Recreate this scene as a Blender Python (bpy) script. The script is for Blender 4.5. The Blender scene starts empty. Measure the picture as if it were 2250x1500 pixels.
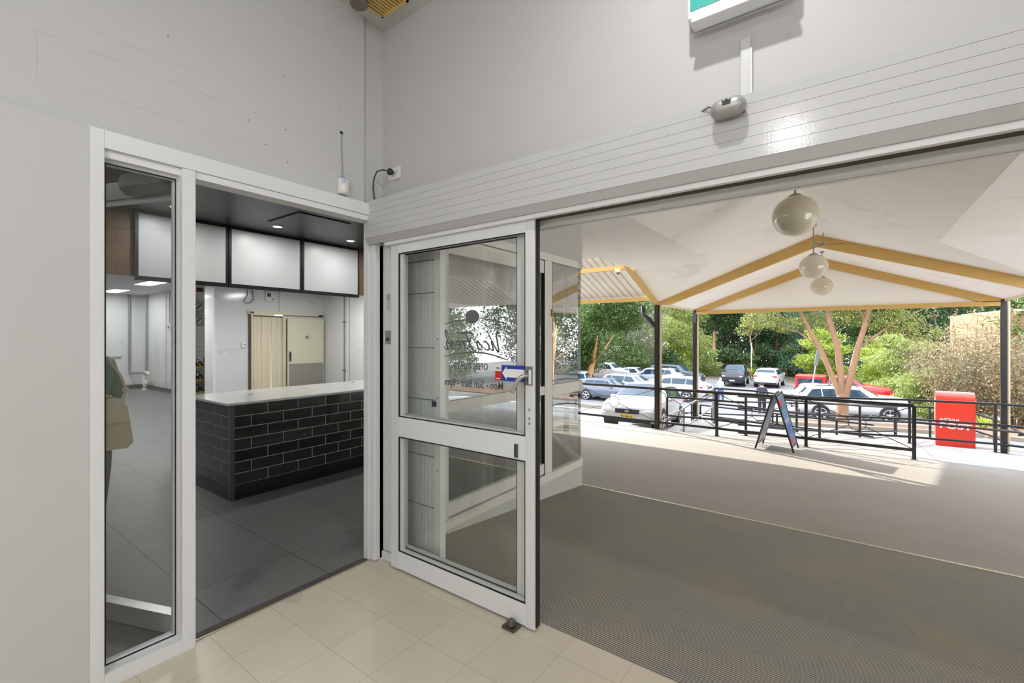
import bpy, bmesh, math, random
from mathutils import Vector, Matrix, Euler
sc = bpy.context.scene
COL = sc.collection
random.seed(7)
R = math.radians
# ------------------------------------------------------------ camera
EYE, FPX, TH = 1.5, 1007.0, R(36.3)
cam = bpy.data.cameras.new('camera'); co = bpy.data.objects.new('camera', cam); COL.objects.link(co)
cam.sensor_width = 36; cam.lens = 36 * FPX / 2250; cam.clip_start = .05; cam.clip_end = 400
cam.shift_y = -9 / 2250
co.location = (0, 0, EYE); co.rotation_euler = (R(90), 0, TH)
sc.camera = co
sc.view_settings.view_transform = 'Standard'; sc.view_settings.look = 'None'
sc.view_settings.gamma = 1; sc.view_settings.exposure = 0.12; sc.view_settings.use_curve_mapping = False
sc.cycles.use_denoising = True; sc.cycles.max_bounces = 9; sc.cycles.transparent_max_bounces = 16
sc.cycles.sample_clamp_indirect = 8; sc.cycles.caustics_reflective = False; sc.cycles.caustics_refractive = False
# ------------------------------------------------------------ sky and sun
w = bpy.data.worlds.new('sky'); sc.world = w; w.use_nodes = True
wn = w.node_tree.nodes; wl = w.node_tree.links; wn.clear()
wo = wn.new('ShaderNodeOutputWorld'); bg = wn.new('ShaderNodeBackground'); tc = wn.new('ShaderNodeTexCoord')
sx = wn.new('ShaderNodeSeparateXYZ'); cr = wn.new('ShaderNodeValToRGB')
cr.color_ramp.elements[0].position = 0.0; cr.color_ramp.elements[0].color = (.98, .985, 1, 1)
cr.color_ramp.elements[1].position = .6; cr.color_ramp.elements[1].color = (.80, .88, 1, 1)
wl.new(tc.outputs['Generated'], sx.inputs[0]); wl.new(sx.outputs['Z'], cr.inputs[0]); wl.new(cr.outputs[0], bg.inputs[0])
bg.inputs[1].default_value = 5.0; wl.new(bg.outputs[0], wo.inputs[0])
SUN_DIR = Vector((5.12, -3.19, -3.0)).normalized()
sl = bpy.data.lights.new('sun', 'SUN'); sl.energy = 9.0; sl.angle = R(.6); sl.color = (1, .95, .86)
so = bpy.data.objects.new('sun', sl); COL.objects.link(so); so.location = (-20, 20, 20)
so.rotation_euler = SUN_DIR.to_track_quat('-Z', 'Y').to_euler()
def area(name, loc, sx_, sy_, power, color=(1, 1, 1), rot=(0, 0, 0)):
    l = bpy.data.lights.new(name, 'AREA'); l.shape = 'RECTANGLE'; l.size = sx_; l.size_y = sy_; l.energy = power; l.color = color
    o = bpy.data.objects.new(name, l); COL.objects.link(o); o.location = loc; o.rotation_euler = rot
    return o
# added hall fill lights, hall downlights, and the shop's lamps with added fill
def point(name, loc, power, rad, color=(1, 1, 1)):
    l = bpy.data.lights.new(name, 'POINT'); l.energy = power; l.shadow_soft_size = rad; l.color = color
    o = bpy.data.objects.new(name, l); COL.objects.link(o); o.location = loc; return o
for (x, y, z, p) in ((.3, -2.6, 2.6, 82), (3.6, -2.2, 2.6, 80), (-.9, -5.0, 2.4, 72), (3.0, -5.2, 2.4, 66)):  # unseen fill without fittings, added to brighten the hall walls evenly
    point('hall_fill', (x, y, z), p, .25, (.97, .985, 1))
point('hall_downlight', (-.48, -1.6, 3.50), 24, .10, (1, .99, .98))
area('hall_downlight', (-.37, 1.12, 3.58), .07, .07, 19, (1, .99, .98))
for (x, y) in ((-4.97, 1.56), (-4.97, 2.49), (-4.96, 3.39), (-4.97, 4.4), (-3.7, 4.2), (-3.7, .2), (-4.9, .4)):
    area('downlight_lamp', (x, y, 2.67), .1, .1, 4.5, (1, .98, .96))
for (x, y, p) in ((-15.8, 3.6, 27), (-12.9, 3.57, 27), (-9.6, 3.57, 48), (-15.8, .6, 27), (-12.9, .6, 27), (-9.6, .6, 34), (-7.0, 2.2, 44), (-9.6, 6.0, 48)):  # first two sit at the panel lights; the rest are unseen added fill
    area('kitchen_lamp_and_fill', (x, y, 2.72), 1.1, .3, p, (1, 1, 1))

# ------------------------------------------------------------ materials
def lin(c):
    return tuple(((v / 255) / 12.92 if v / 255 <= .04045 else ((v / 255 + .055) / 1.055) ** 2.4) for v in c) + (1,)
MATS = {}
def M(name, rgb, rough=.5, metal=0., var=0., scale=6., bump=0., bscale=None, spec=.5, emit=0., stretch=None, coat=0.):
    if name in MATS: return MATS[name]
    m = bpy.data.materials.new(name); m.use_nodes = True; MATS[name] = m
    n, l = m.node_tree.nodes, m.node_tree.links
    b = n['Principled BSDF']; c = lin(rgb)
    b.inputs['Base Color'].default_value = c; b.inputs['Roughness'].default_value = rough
    b.inputs['Metallic'].default_value = metal; b.inputs['Specular IOR Level'].default_value = spec
    b.inputs['Coat Weight'].default_value = coat
    if emit: b.inputs['Emission Color'].default_value = c; b.inputs['Emission Strength'].default_value = emit
    if var or bump:
        t = n.new('ShaderNodeTexCoord'); mp = n.new('ShaderNodeMapping'); l.new(t.outputs['Object'], mp.inputs[0])
        if stretch: mp.inputs['Scale'].default_value = stretch
        nz = n.new('ShaderNodeTexNoise'); nz.inputs['Scale'].default_value = scale; nz.inputs['Detail'].default_value = 5
        l.new(mp.outputs[0], nz.inputs[0])
        if var:
            mx = n.new('ShaderNodeMix'); mx.data_type = 'RGBA'
            mx.inputs[6].default_value = tuple(v * (1 - var) for v in c[:3]) + (1,)
            mx.inputs[7].default_value = tuple(min(1, v * (1 + var)) for v in c[:3]) + (1,)
            l.new(nz.outputs[0], mx.inputs[0]); l.new(mx.outputs[2], b.inputs['Base Color'])
        if bump:
            nb = n.new('ShaderNodeTexNoise'); nb.inputs['Scale'].default_value = bscale or scale * 8; l.new(mp.outputs[0], nb.inputs[0])
            bp = n.new('ShaderNodeBump'); bp.inputs['Strength'].default_value = bump; bp.inputs['Distance'].default_value = .01
            l.new(nb.outputs[0], bp.inputs['Height']); l.new(bp.outputs[0], b.inputs['Normal'])
    return m
def glassM(name, tint=(1, 1, 1), f0=.04, extra=.0, rough=0.0):
    """thin clear pane: see-through plus a view-angle reflection, the same from either side"""
    if name in MATS: return MATS[name]
    m = bpy.data.materials.new(name); m.use_nodes = True; MATS[name] = m
    n, l = m.node_tree.nodes, m.node_tree.links; n.clear()
    o = n.new('ShaderNodeOutputMaterial'); mx = n.new('ShaderNodeMixShader'); tr = n.new('ShaderNodeBsdfTransparent')
    gl = n.new('ShaderNodeBsdfGlossy'); lw = n.new('ShaderNodeLayerWeight'); lw.inputs[0].default_value = .5
    pw_ = n.new('ShaderNodeMath'); pw_.operation = 'POWER'; pw_.inputs[1].default_value = 5
    ad = n.new('ShaderNodeMath'); ad.operation = 'MULTIPLY_ADD'; ad.use_clamp = True; ad.inputs[1].default_value = 1 - f0 - extra; ad.inputs[2].default_value = f0 + extra
    gl.inputs['Roughness'].default_value = rough; tr.inputs[0].default_value = tint + (1,)
    l.new(lw.outputs['Facing'], pw_.inputs[0]); l.new(pw_.outputs[0], ad.inputs[0])
    l.new(ad.outputs[0], mx.inputs[0]); l.new(tr.outputs[0], mx.inputs[1]); l.new(gl.outputs[0], mx.inputs[2]); l.new(mx.outputs[0], o.inputs[0])
    return m
def gridM(name, rgb, line, px, py, x0, y0, wd, rough=.4, var=.06, axes='XY', vscale=3., bump=.05, spec=.5, offs=0.0, streak=None):
    """tiles px by py on a plane, with joints; offs 0.5 = running bond"""
    if name in MATS: return MATS[name]
    m = bpy.data.materials.new(name); m.use_nodes = True; MATS[name] = m
    n, l = m.node_tree.nodes, m.node_tree.links; b = n['Principled BSDF']
    def mt(op, a, c=None, d=None):
        q = n.new('ShaderNodeMath'); q.operation = op
        for i, v in enumerate((a, c, d)):
            if v is None: continue
            if isinstance(v, (int, float)): q.inputs[i].default_value = v
            else: l.new(v, q.inputs[i])
        return q.outputs[0]
    g = n.new('ShaderNodeNewGeometry'); s = n.new('ShaderNodeSeparateXYZ'); l.new(g.outputs['Position'], s.inputs[0])
    A, B = s.outputs[axes[0]], s.outputs[axes[1]]
    v = mt('DIVIDE', mt('SUBTRACT', B, y0), py)
    row = mt('FLOOR', v)
    u = mt('DIVIDE', mt('SUBTRACT', A, x0), px)
    if offs: u = mt('ADD', u, mt('MULTIPLY', mt('FLOORED_MODULO', row, 2), offs))
    fu, fv = mt('FRACT', u), mt('FRACT', v)
    du = mt('MULTIPLY', mt('MINIMUM', fu, mt('SUBTRACT', 1, fu)), px)
    dv = mt('MULTIPLY', mt('MINIMUM', fv, mt('SUBTRACT', 1, fv)), py)
    d = mt('MINIMUM', du, dv)
    k = mt('LESS_THAN', d, wd / 2)
    cid = n.new('ShaderNodeCombineXYZ'); l.new(mt('FLOOR', u), cid.inputs[0]); l.new(row, cid.inputs[1])
    wnz = n.new('ShaderNodeTexWhiteNoise'); l.new(cid.outputs[0], wnz.inputs[0])
    nz = n.new('ShaderNodeTexNoise'); nz.inputs['Scale'].default_value = vscale; nz.inputs['Detail'].default_value = 8
    if streak:
        mp = n.new('ShaderNodeMapping'); mp.inputs['Scale'].default_value = streak; l.new(g.outputs['Position'], mp.inputs[0]); l.new(mp.outputs[0], nz.inputs[0])
    else: l.new(g.outputs['Position'], nz.inputs[0])
    f = mt('ADD', mt('MULTIPLY', mt('SUBTRACT', wnz.outputs[0], .5), var), mt('MULTIPLY', mt('SUBTRACT', nz.outputs[0], .5), var * 2.5))
    hsv = n.new('ShaderNodeHueSaturation'); hsv.inputs['Color'].default_value = lin(rgb); l.new(mt('ADD', f, 1), hsv.inputs['Value'])
    mx = n.new('ShaderNodeMix'); mx.data_type = 'RGBA'; l.new(k, mx.inputs[0]); l.new(hsv.outputs[0], mx.inputs[6]); mx.inputs[7].default_value = lin(line)
    l.new(mx.outputs[2], b.inputs['Base Color'])
    rg = mt('ADD', mt('MULTIPLY', k, .4), rough); l.new(rg, b.inputs['Roughness']); b.inputs['Specular IOR Level'].default_value = spec
    bp = n.new('ShaderNodeBump'); bp.inputs['Strength'].default_value = bump; bp.inputs['Distance'].default_value = .01
    l.new(mt('SUBTRACT', mt('MULTIPLY', nz.outputs[0], .3), k), bp.inputs['Height']); l.new(bp.outputs[0], b.inputs['Normal'])
    return m
def leafM(name, a, b_, trans=.4):
    if name in MATS: return MATS[name]
    m = bpy.data.materials.new(name); m.use_nodes = True; MATS[name] = m
    n, l = m.node_tree.nodes, m.node_tree.links; n.clear()
    o = n.new('ShaderNodeOutputMaterial'); g = n.new('ShaderNodeNewGeometry'); mx = n.new('ShaderNodeMix'); mx.data_type = 'RGBA'
    mx.inputs[6].default_value = lin(a); mx.inputs[7].default_value = lin(b_); l.new(g.outputs['Random Per Island'], mx.inputs[0])
    d = n.new('ShaderNodeBsdfDiffuse'); t = n.new('ShaderNodeBsdfTranslucent'); s = n.new('ShaderNodeMixShader'); s.inputs[0].default_value = trans
    gl = n.new('ShaderNodeBsdfGlossy'); gl.inputs['Roughness'].default_value = .45; s2 = n.new('ShaderNodeMixShader'); s2.inputs[0].default_value = .05
    l.new(mx.outputs[2], d.inputs[0]); l.new(mx.outputs[2], t.inputs[0]); l.new(d.outputs[0], s.inputs[1]); l.new(t.outputs[0], s.inputs[2])
    l.new(s.outputs[0], s2.inputs[1]); l.new(gl.outputs[0], s2.inputs[2]); l.new(s2.outputs[0], o.inputs[0])
    return m
def spots(m, rgb, scale, thr, amount=1.0, seed=0.):
    """adds small stains with a shape of their own to a material made by M or gridM"""
    n, l = m.node_tree.nodes, m.node_tree.links; b = n['Principled BSDF']; bc = b.inputs['Base Color']
    g = n.new('ShaderNodeNewGeometry'); mp = n.new('ShaderNodeMapping'); mp.inputs['Location'].default_value = (seed, seed * .7, 0)
    l.new(g.outputs['Position'], mp.inputs[0]); nz = n.new('ShaderNodeTexNoise'); nz.inputs['Scale'].default_value = scale; nz.inputs['Detail'].default_value = 3
    l.new(mp.outputs[0], nz.inputs[0]); r = n.new('ShaderNodeMapRange'); r.inputs[1].default_value = thr; r.inputs[2].default_value = thr + .05; r.inputs[4].default_value = amount
    l.new(nz.outputs[0], r.inputs[0]); mx = n.new('ShaderNodeMix'); mx.data_type = 'RGBA'; l.new(r.outputs[0], mx.inputs[0])
    if bc.is_linked: l.new(bc.links[0].from_socket, mx.inputs[6])
    else: mx.inputs[6].default_value = bc.default_value
    mx.inputs[7].default_value = lin(rgb); l.new(mx.outputs[2], bc)

# ------------------------------------------------------------ mesh building
class MB:
    def __init__(s): s.v = []; s.f = []; s.sm = []
    def add(s, vs, fs, smooth=False):
        k = len(s.v); s.v += [tuple(p) for p in vs]; s.f += [tuple(i + k for i in f) for f in fs]; s.sm += [smooth] * len(fs); return s
    def box(s, x0, x1, y0, y1, z0, z1, bev=0., mat=None):
        if bev:
            bm = bmesh.new(); bmesh.ops.create_cube(bm, size=1)
            for q in bm.verts: q.co = Vector(((x0 + x1) / 2 + q.co.x * (x1 - x0), (y0 + y1) / 2 + q.co.y * (y1 - y0), (z0 + z1) / 2 + q.co.z * (z1 - z0)))
            bmesh.ops.bevel(bm, geom=bm.edges[:], offset=bev, segments=2, affect='EDGES', profile=.5)
            vs = [q.co.copy() for q in bm.verts]; bm.verts.index_update(); fs = [[q.index for q in f.verts] for f in bm.faces]; bm.free()
        else:
            vs = [Vector(p) for p in ((x0, y0, z0), (x1, y0, z0), (x1, y1, z0), (x0, y1, z0), (x0, y0, z1), (x1, y0, z1), (x1, y1, z1), (x0, y1, z1))]
            fs = [(0, 3, 2, 1), (4, 5, 6, 7), (0, 1, 5, 4), (1, 2, 6, 5), (2, 3, 7, 6), (3, 0, 4, 7)]
        if mat: vs = [mat @ q for q in vs]
        return s.add(vs, fs)
    def tube(s, pts, r, n=10, caps=True, r2=None):
        pts = [Vector(p) for p in pts]; rs = r if isinstance(r, (list, tuple)) else [r + ((r2 if r2 is not None else r) - r) * i / max(1, len(pts) - 1) for i in range(len(pts))]
        vs, fs = [], []; up = None
        for i, p in enumerate(pts):
            d = (pts[min(i + 1, len(pts) - 1)] - pts[max(i - 1, 0)]).normalized()
            if up is None: up = Vector((0, 0, 1)) if abs(d.z) < .9 else Vector((1, 0, 0))
            a = d.cross(up).normalized(); b = a.cross(d).normalized(); up = b
            for j in range(n):
                t = 2 * math.pi * j / n; vs.append(p + (a * math.cos(t) + b * math.sin(t)) * rs[i])
        for i in range(len(pts) - 1):
            for j in range(n): fs.append((i * n + j, i * n + (j + 1) % n, (i + 1) * n + (j + 1) % n, (i + 1) * n + j))
        s.add(vs, fs, True)
        if caps: s.add(vs[:n], [tuple(reversed(range(n)))]); s.add(vs[-n:], [tuple(range(n))])
        return s
    def bar(s, a, b, w_, h_):
        a, b = Vector(a), Vector(b); d = b - a; L = d.length
        m = Matrix.Translation(a) @ d.to_track_quat('X', 'Z').to_matrix().to_4x4()
        return s.box(0, L, -w_ / 2, w_ / 2, -h_ / 2, h_ / 2, mat=m)
    def lathe(s, prof, c=(0, 0, 0), n=24, axis='Z', smooth=True, mat=None):
        vs, fs = [], []
        for (r, z) in prof:
            for j in range(n):
                t = 2 * math.pi * j / n; p = Vector((r * math.cos(t), r * math.sin(t), z))
                if axis == 'Y': p = Vector((p.x, p.z, -p.y))
                if axis == 'X': p = Vector((p.z, p.x, p.y))
                p = p + Vector(c)
                vs.append(mat @ p if mat else p)
        for i in range(len(prof) - 1):
            for j in range(n): fs.append((i * n + j, i * n + (j + 1) % n, (i + 1) * n + (j + 1) % n, (i + 1) * n + j))
        s.add(vs, fs, smooth); s.add(vs[:n], [tuple(reversed(range(n)))]); s.add(vs[-n:], [tuple(range(n))])
        return s
    def ell(s, c, r, n=16, m=10, mat=None):
        prof = [(max(1e-4, math.sin(math.pi * i / m)), -math.cos(math.pi * i / m)) for i in range(m + 1)]
        k = len(s.v); s.lathe(prof, n=n)
        for i in range(k, len(s.v)):
            p = Vector(s.v[i]); p = Vector((p.x * r[0], p.y * r[1], p.z * r[2]))
            if mat: p = mat @ p
            s.v[i] = tuple(p + Vector(c))
        return s
    def prism(s, poly, thick, mat=None):
        """polygon in local XY extruded along Z"""
        n = len(poly); vs = [Vector((x, y, 0)) for x, y in poly] + [Vector((x, y, thick)) for x, y in poly]
        fs = [tuple(reversed(range(n))), tuple(range(n, 2 * n))] + [(i, (i + 1) % n, n + (i + 1) % n, n + i) for i in range(n)]
        if mat: vs = [mat @ q for q in vs]
        return s.add(vs, fs)
    def quad(s, *p): return s.add(p, [(0, 1, 2, 3)])
    def slab(s, pts, t):
        """thick plate: top polygon pts, pushed t downward"""
        n = len(pts); vs = [Vector(p) for p in pts] + [Vector(p) - Vector((0, 0, t)) for p in pts]
        return s.add(vs, [tuple(range(n)), tuple(reversed(range(n, 2 * n)))] + [(i, n + i, n + (i + 1) % n, (i + 1) % n) for i in range(n)])
    def text(s, body, size, mat, ext=.001, align='CENTER', shear=0., bold=0., sx_=1.):
        c = bpy.data.curves.new('t', 'FONT'); c.body = body; c.size = size; c.extrude = ext; c.align_x = align; c.align_y = 'CENTER'; c.shear = shear; c.offset = bold
        c.resolution_u = 3
        o = bpy.data.objects.new('t', c); COL.objects.link(o)
        me = bpy.data.meshes.new_from_object(o.evaluated_get(bpy.context.evaluated_depsgraph_get()))
        s.add([mat @ Vector((q.co.x * sx_, q.co.y, q.co.z)) for q in me.vertices], [tuple(p.vertices) for p in me.polygons])
        bpy.data.objects.remove(o); bpy.data.curves.remove(c); bpy.data.meshes.remove(me)
        return s
    def build(s, name, mat, parent=None, world=False):
        vs = s.v; loc = Vector((0, 0, 0))
        if parent is not None and world:
            r = parent
            inv = Matrix.Translation(r.location) @ r.rotation_euler.to_matrix().to_4x4()
            if r.parent is not None: inv = (Matrix.Translation(r.parent.location) @ r.parent.rotation_euler.to_matrix().to_4x4()) @ inv
            inv = inv.inverted(); vs = [tuple(inv @ Vector(p)) for p in vs]
        elif parent is None:
            xs = [p[0] for p in vs]; ys = [p[1] for p in vs]; zs = [p[2] for p in vs]
            loc = Vector(((min(xs) + max(xs)) / 2, (min(ys) + max(ys)) / 2, min(zs))); vs = [(p[0] - loc.x, p[1] - loc.y, p[2] - loc.z) for p in vs]
        me = bpy.data.meshes.new(name); me.from_pydata(vs, [], s.f)
        me.polygons.foreach_set('use_smooth', s.sm); me.materials.append(mat); me.update()
        o = bpy.data.objects.new(name, me); COL.objects.link(o); o.location = loc
        if parent is not None: o.parent = parent
        return o
def thing(name, label, cat, loc=(0, 0, 0), rz=0, group=None):
    o = bpy.data.objects.new(name, None); COL.objects.link(o); o.location = loc; o.rotation_euler = (0, 0, rz); o.empty_display_size = .1
    o['label'] = label; o['category'] = cat
    if group: o['group'] = group
    return o
def tag(o, label, cat, group=None, kind=None):
    o['label'] = label; o['category'] = cat
    if group: o['group'] = group
    if kind: o['kind'] = kind
    return o
def struct(o): o['kind'] = 'structure'; return o
def dup(root, loc, rz=None, label=None):
    r = root.copy(); COL.objects.link(r); r.location = loc
    if rz is not None: r.rotation_euler = (0, 0, rz)
    if label: r['label'] = label
    for ch in list(root.children):
        c = ch.copy(); COL.objects.link(c); c.parent = r
        for g in ch.children:
            d = g.copy(); COL.objects.link(d); d.parent = c
    return r
def spot(px, k, py=None):
    """ground plan point on the bearing px of the photograph at depth k"""
    a = (px - 1125) / FPX; return ((a * math.cos(TH) - math.sin(TH)) * k, (a * math.sin(TH) + math.cos(TH)) * k)
def ter(y): return -.09 * max(0, y - 2.03)
def gz(x, y): return max(-1.2 + .045 * (min(x, 3) - 2.1) - .094 * (y - 15.2), -2.8)
def zc(y, z): return z

white_al = M('white_aluminium', (226, 227, 229), .35, 0, .02, 8)
worn_al = M('worn_white_aluminium', (218, 219, 220), .4, 0, .05, 20)
black_rub = M('black_rubber', (22, 22, 22), .7)
wall_w = M('white_wall_paint', (204, 203, 200), .6, 0, .03, 3, .03, 60)
wall_g = M('grey_wall_paint', (186, 185, 186), .6, 0, .015, 4, .04, 120)
ceil_w = M('ceiling_paint', (205, 204, 200), .8, 0, .02, 5)
steel = M('brushed_steel', (150, 150, 148), .35, .9)
chrome = M('chrome', (200, 200, 200), .2, 1.)
blk_metal = M('black_painted_steel', (26, 24, 25), .32, 0, .1, 20)
mustard = M('mustard_painted_timber', (206, 168, 98), .6, 0, .10, 6, .1, 30, stretch=(1, 1, 4))
lining = M('white_canopy_lining', (246, 243, 236), .7, 0, .03, 1.2)
pane = glassM('clear_glass'); pane_b = glassM('window_glass', (.95, .97, .95), .05, .27)
plastic_w = M('white_plastic', (225, 225, 222), .35)
dark_pl = M('dark_plastic', (35, 35, 36), .4)

# ================================================================= THE HALL
tileM = gridM('beige_vinyl_tiles', (208, 199, 180), (170, 158, 138), .305, .305, -1.105, 1.87, .0025, .33, .05, vscale=7, bump=.02)
spots(tileM, (165, 148, 120), 3.2, .66, .35); spots(tileM, (110, 100, 88), 60, .79, .8, 3)
f = MB().box(-2.6, 6.2, -6.5, 2.03, -.12, 0).build('floor', tileM); struct(f)
# left wall: a thin core with a flush white facing above and beside the shopfront
WX = -2.555
m = MB().box(-2.66, -2.60, -6.5, .497, -.1, 3.62).box(-2.66, -2.60, .497, 2.03, 2.385, 3.62)
m.box(-2.60, WX, -6.5, .4965, -.02, 2.383).box(-2.60, -2.582, -6.5, 1.862, 2.387, 3.62)
lw = M('left_wall_paint', (202, 202, 203), .55, 0, .03, 1.5, .02, 40, stretch=(1, .35, 2.2)); spots(lw, (178, 176, 172), 9, .72, .4)
wl_ = struct(m.build('wall_left', lw))
fsm = M('filled_seam', (193, 192, 190), .7)
for (y0_, y1_, z_) in ((.346, 1.66, 2.71), (.437, 1.81, 2.535), (.9, 1.862, 3.322), (.5, 1.862, 2.80)): MB().box(-2.5826, -2.5815, y0_, y1_, z_, z_ + .0022).build('filled_seam', fsm, wl_, True)
MB().box(-2.5826, -2.5815, .346, .348, 2.507, 2.71).build('filled_seam', fsm, wl_, True)
hM = M('filler_mark', (95, 92, 88), .8)
for (y, z) in ((.35, 3.08), (.22, 2.96), (.78, 2.92), (1.13, 3.34), (1.33, 3.42), (1.33, 2.98), (1.14, 2.66), (1.68, 3.52), (1.68, 3.45), (1.68, 2.93), (1.34, 2.68), (1.68, 2.6), (1.35, 2.5), (1.23, 2.56), (1.68, 2.51)):
    MB().lathe([(.0035, 0), (.0035, .0012)], (-2.583, y, z), 8, 'X').build('screw_hole', hM, wl_, True)
# front wall above the roller housing; unseen right part widened to block pane reflections
m = MB().box(-2.66, 6.2, 2.03, 2.13, 2.13, 3.62).box(1.27, 6.2, 2.03, 2.13, -.1, 2.13)
struct(m.build('wall_front', wall_g))
struct(MB().box(-2.66, 6.2, -6.6, 2.13, 3.62, 3.72).build('ceiling', ceil_w))
struct(MB().box(6.2, 6.3, -6.6, 2.13, -.1, 3.72).build('wall_right', wall_w))
struct(MB().box(-2.66, 6.2, -6.6, -6.5, -.1, 3.62).build('wall_back', wall_w))
# roller shutter housing with grooves
hs = M('gloss_white_boarding', (188, 188, 190), .12, 0, .01, 5, .025, 160, spec=.5)
rh = thing('roller_shutter_housing', 'long gloss white grooved boxing across the head of the sliding doors', 'shutter box', (-2.6, 1.88, 2.12))
m = MB(); zs = [2.157, 2.199, 2.2395, 2.28, 2.3205, 2.361, 2.40]
for a, b in zip(zs[:-1], zs[1:]): m.box(-2.60, 1.26, 1.88, 1.90, a + .0012, b)
m.box(-2.60, 1.26, 1.8825, 2.029, 2.157, 2.4)
m.build('front_boards', hs, rh, True)
m = MB(); m.prism([(0, 0), (.022, -.037), (.15, -.037), (.15, 0)], 3.86, Matrix.Translation((1.26, 1.88, 2.157)) @ Matrix(((0, 0, -1, 0), (1, 0, 0, 0), (0, 1, 0, 0), (0, 0, 0, 1))))
m.build('bottom_edge', M('gloss_white_edge', (186, 186, 187), .3), rh, True)
struct(MB().box(-2.44, 1.26, 1.915, 1.94, 2.098, 2.12).box(-2.44, 1.26, 1.945, 1.957, 2.105, 2.12).box(-2.44, 1.26, 2.035, 2.09, 2.085, 2.13).box(-2.44, 1.26, 2.105, 2.13, 2.085, 2.13).build('trim_1', white_al))
struct(MB().box(-2.44, 1.26, 1.958, 2.034, 2.112, 2.12).box(-2.44, 1.26, 2.09, 2.105, 2.10, 2.125).build('trim_2', M('track_shadow_gap', (84, 76, 66), .7)))
# corner post and fixed channel
m = MB().box(-2.66, -2.605, 1.915, 1.965, -.02, 2.30, .002).box(-2.605, WX, 1.925, 2.03, .003, 2.125, .006)
m.box(-2.66, WX, 1.968, 2.13, -.02, 2.13)
struct(m.build('trim_3', white_al))
m = MB().box(WX, -2.452, 1.995, 2.05, .06, 2.12, .002).box(WX, -2.43, 1.985, 2.05, .0, .055).box(-2.50, -2.42, 1.985, 2.04, .87, .985)
jam = m.build('trim_4', worn_al); struct(jam)
t = thing('door_lock_strike', 'small grey lock plate with a black key cylinder on the white channel', 'lock', (-2.50, 1.994, 1.50))
MB().box(-.028, .028, -.003, 0, -.045, .045).build('lock_plate', M('zinc_plate', (165, 163, 160), .45, .6), t)
MB().lathe([(.011, 0), (.011, .006)], (0, -.009, -.012), 12, 'Y').build('key_cylinder', dark_pl, t)
t = thing('safety_notice', 'pale grey printed strip stuck on the channel above the lock plate', 'sticker', (-2.50, 1.994, 1.74))
MB().box(-.016, .022, -.001, 0, -.055, .055).build('strip', M('grey_label', (190, 190, 188), .6), t)
m = MB()
for i in range(3): m.box(-.01, .016, -.0018, -.001, .02 + i * .011, .024 + i * .011)
m.build('print', M('label_print', (90, 90, 90), .7), t)

# ---------------- shopfront frame on the left wall
fr = thing('shopfront_frame', 'white aluminium shopfront frame round the side window and the kitchen doorway', 'window frame', (-2.6, 1.2, 0))
sf = M('satin_white_frame', (228, 229, 231), .35, 0, .01, 10)
X0, X1 = -2.655, -2.55
MB().box(X0, X1, .4975, .545, .0, 2.384, .0015).build('left_jamb', sf, fr, True)
MB().box(X0, X1, .828, .8825, .0, 2.305, .0015).build('mullion', sf, fr, True)
MB().box(X0, X1 - .001, .545, 1.93, 2.307, 2.384, .0015).box(X0, X1 - .02, .545, .828, 2.272, 2.306).box(X0, X1 - .01, .8825, 1.93, 2.272, 2.306).build('head_rail', sf, fr, True)
MB().box(X0, X1 - .001, .545, .828, .0, .062, .0015).build('sill', sf, fr, True)
MB().box(-2.645, -2.60, .545, .56, .062, 2.272).box(-2.645, -2.60, .812, .828, .062, 2.272).box(-2.645, -2.60, .56, .812, .062, .08).box(-2.645, -2.60, .56, .812, 2.254, 2.272).build('glazing_bead', worn_al, fr, True)
MB().box(-2.60, -2.597, .555, .56, .075, 2.258).box(-2.60, -2.597, .812, .817, .075, 2.258).box(-2.60, -2.597, .555, .817, .075, .081).box(-2.60, -2.597, .555, .817, 2.252, 2.258).build('gasket', black_rub, fr, True)
MB().box(-2.625, -2.619, .555, .817, .076, 2.258).build('glass_pane', glassM('side_pane_glass', (.90, .915, .91), .04, .02), fr, True)
# ---------------- kitchen glass door swung open into the shop
ang = math.atan2(-.358, -.934)
kd = thing('kitchen_glass_door', 'white framed glass door standing open inside the shop behind the side window', 'door', (-2.665, .895, 0), ang)
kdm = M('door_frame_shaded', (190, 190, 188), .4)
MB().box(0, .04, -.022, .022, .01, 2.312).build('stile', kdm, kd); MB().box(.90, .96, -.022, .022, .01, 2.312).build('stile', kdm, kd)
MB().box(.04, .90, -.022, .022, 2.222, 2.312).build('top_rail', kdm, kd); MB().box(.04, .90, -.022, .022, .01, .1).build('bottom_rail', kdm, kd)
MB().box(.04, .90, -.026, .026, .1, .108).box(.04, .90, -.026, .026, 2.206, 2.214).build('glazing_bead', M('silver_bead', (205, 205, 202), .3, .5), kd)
MB().box(.04, .90, -.003, .003, .1, 2.215).build('glass_pane', pane, kd)
clm = M('grey_closer_cover', (128, 127, 125), .5)
mm = Matrix(((0, 0, 1, 0), (-1, 0, 0, 0), (0, 1, 0, 0), (0, 0, 0, 1)))
# the body of the closer: a long chamfered box on the room side of the top rail
sgn = 1
cb = MB(); prof = [(.0, .0), (.0, .10), (.062, .10), (.075, .07), (.075, .03), (.045, .0)]
cb.prism([(a, b) for a, b in prof], .28, Matrix.Translation((.06, .022, 2.222)) @ Matrix(((0, 0, 1, 0), (1, 0, 0, 0), (0, 1, 0, 0), (0, 0, 0, 1))))
cc = cb.build('door_closer', clm, kd)
MB().tube([(-2.85, .86, 2.335), (-2.78, 1.035, 2.325)], .009, 8).tube([(-2.78, 1.035, 2.325), (-2.66, 1.075, 2.318)], .008, 8).ell((-2.78, 1.035, 2.325), (.014, .014, .014), 10, 6).build('closer_arm', M('closer_arm_grey', (170, 168, 165), .35, .5), cc, True)
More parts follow.
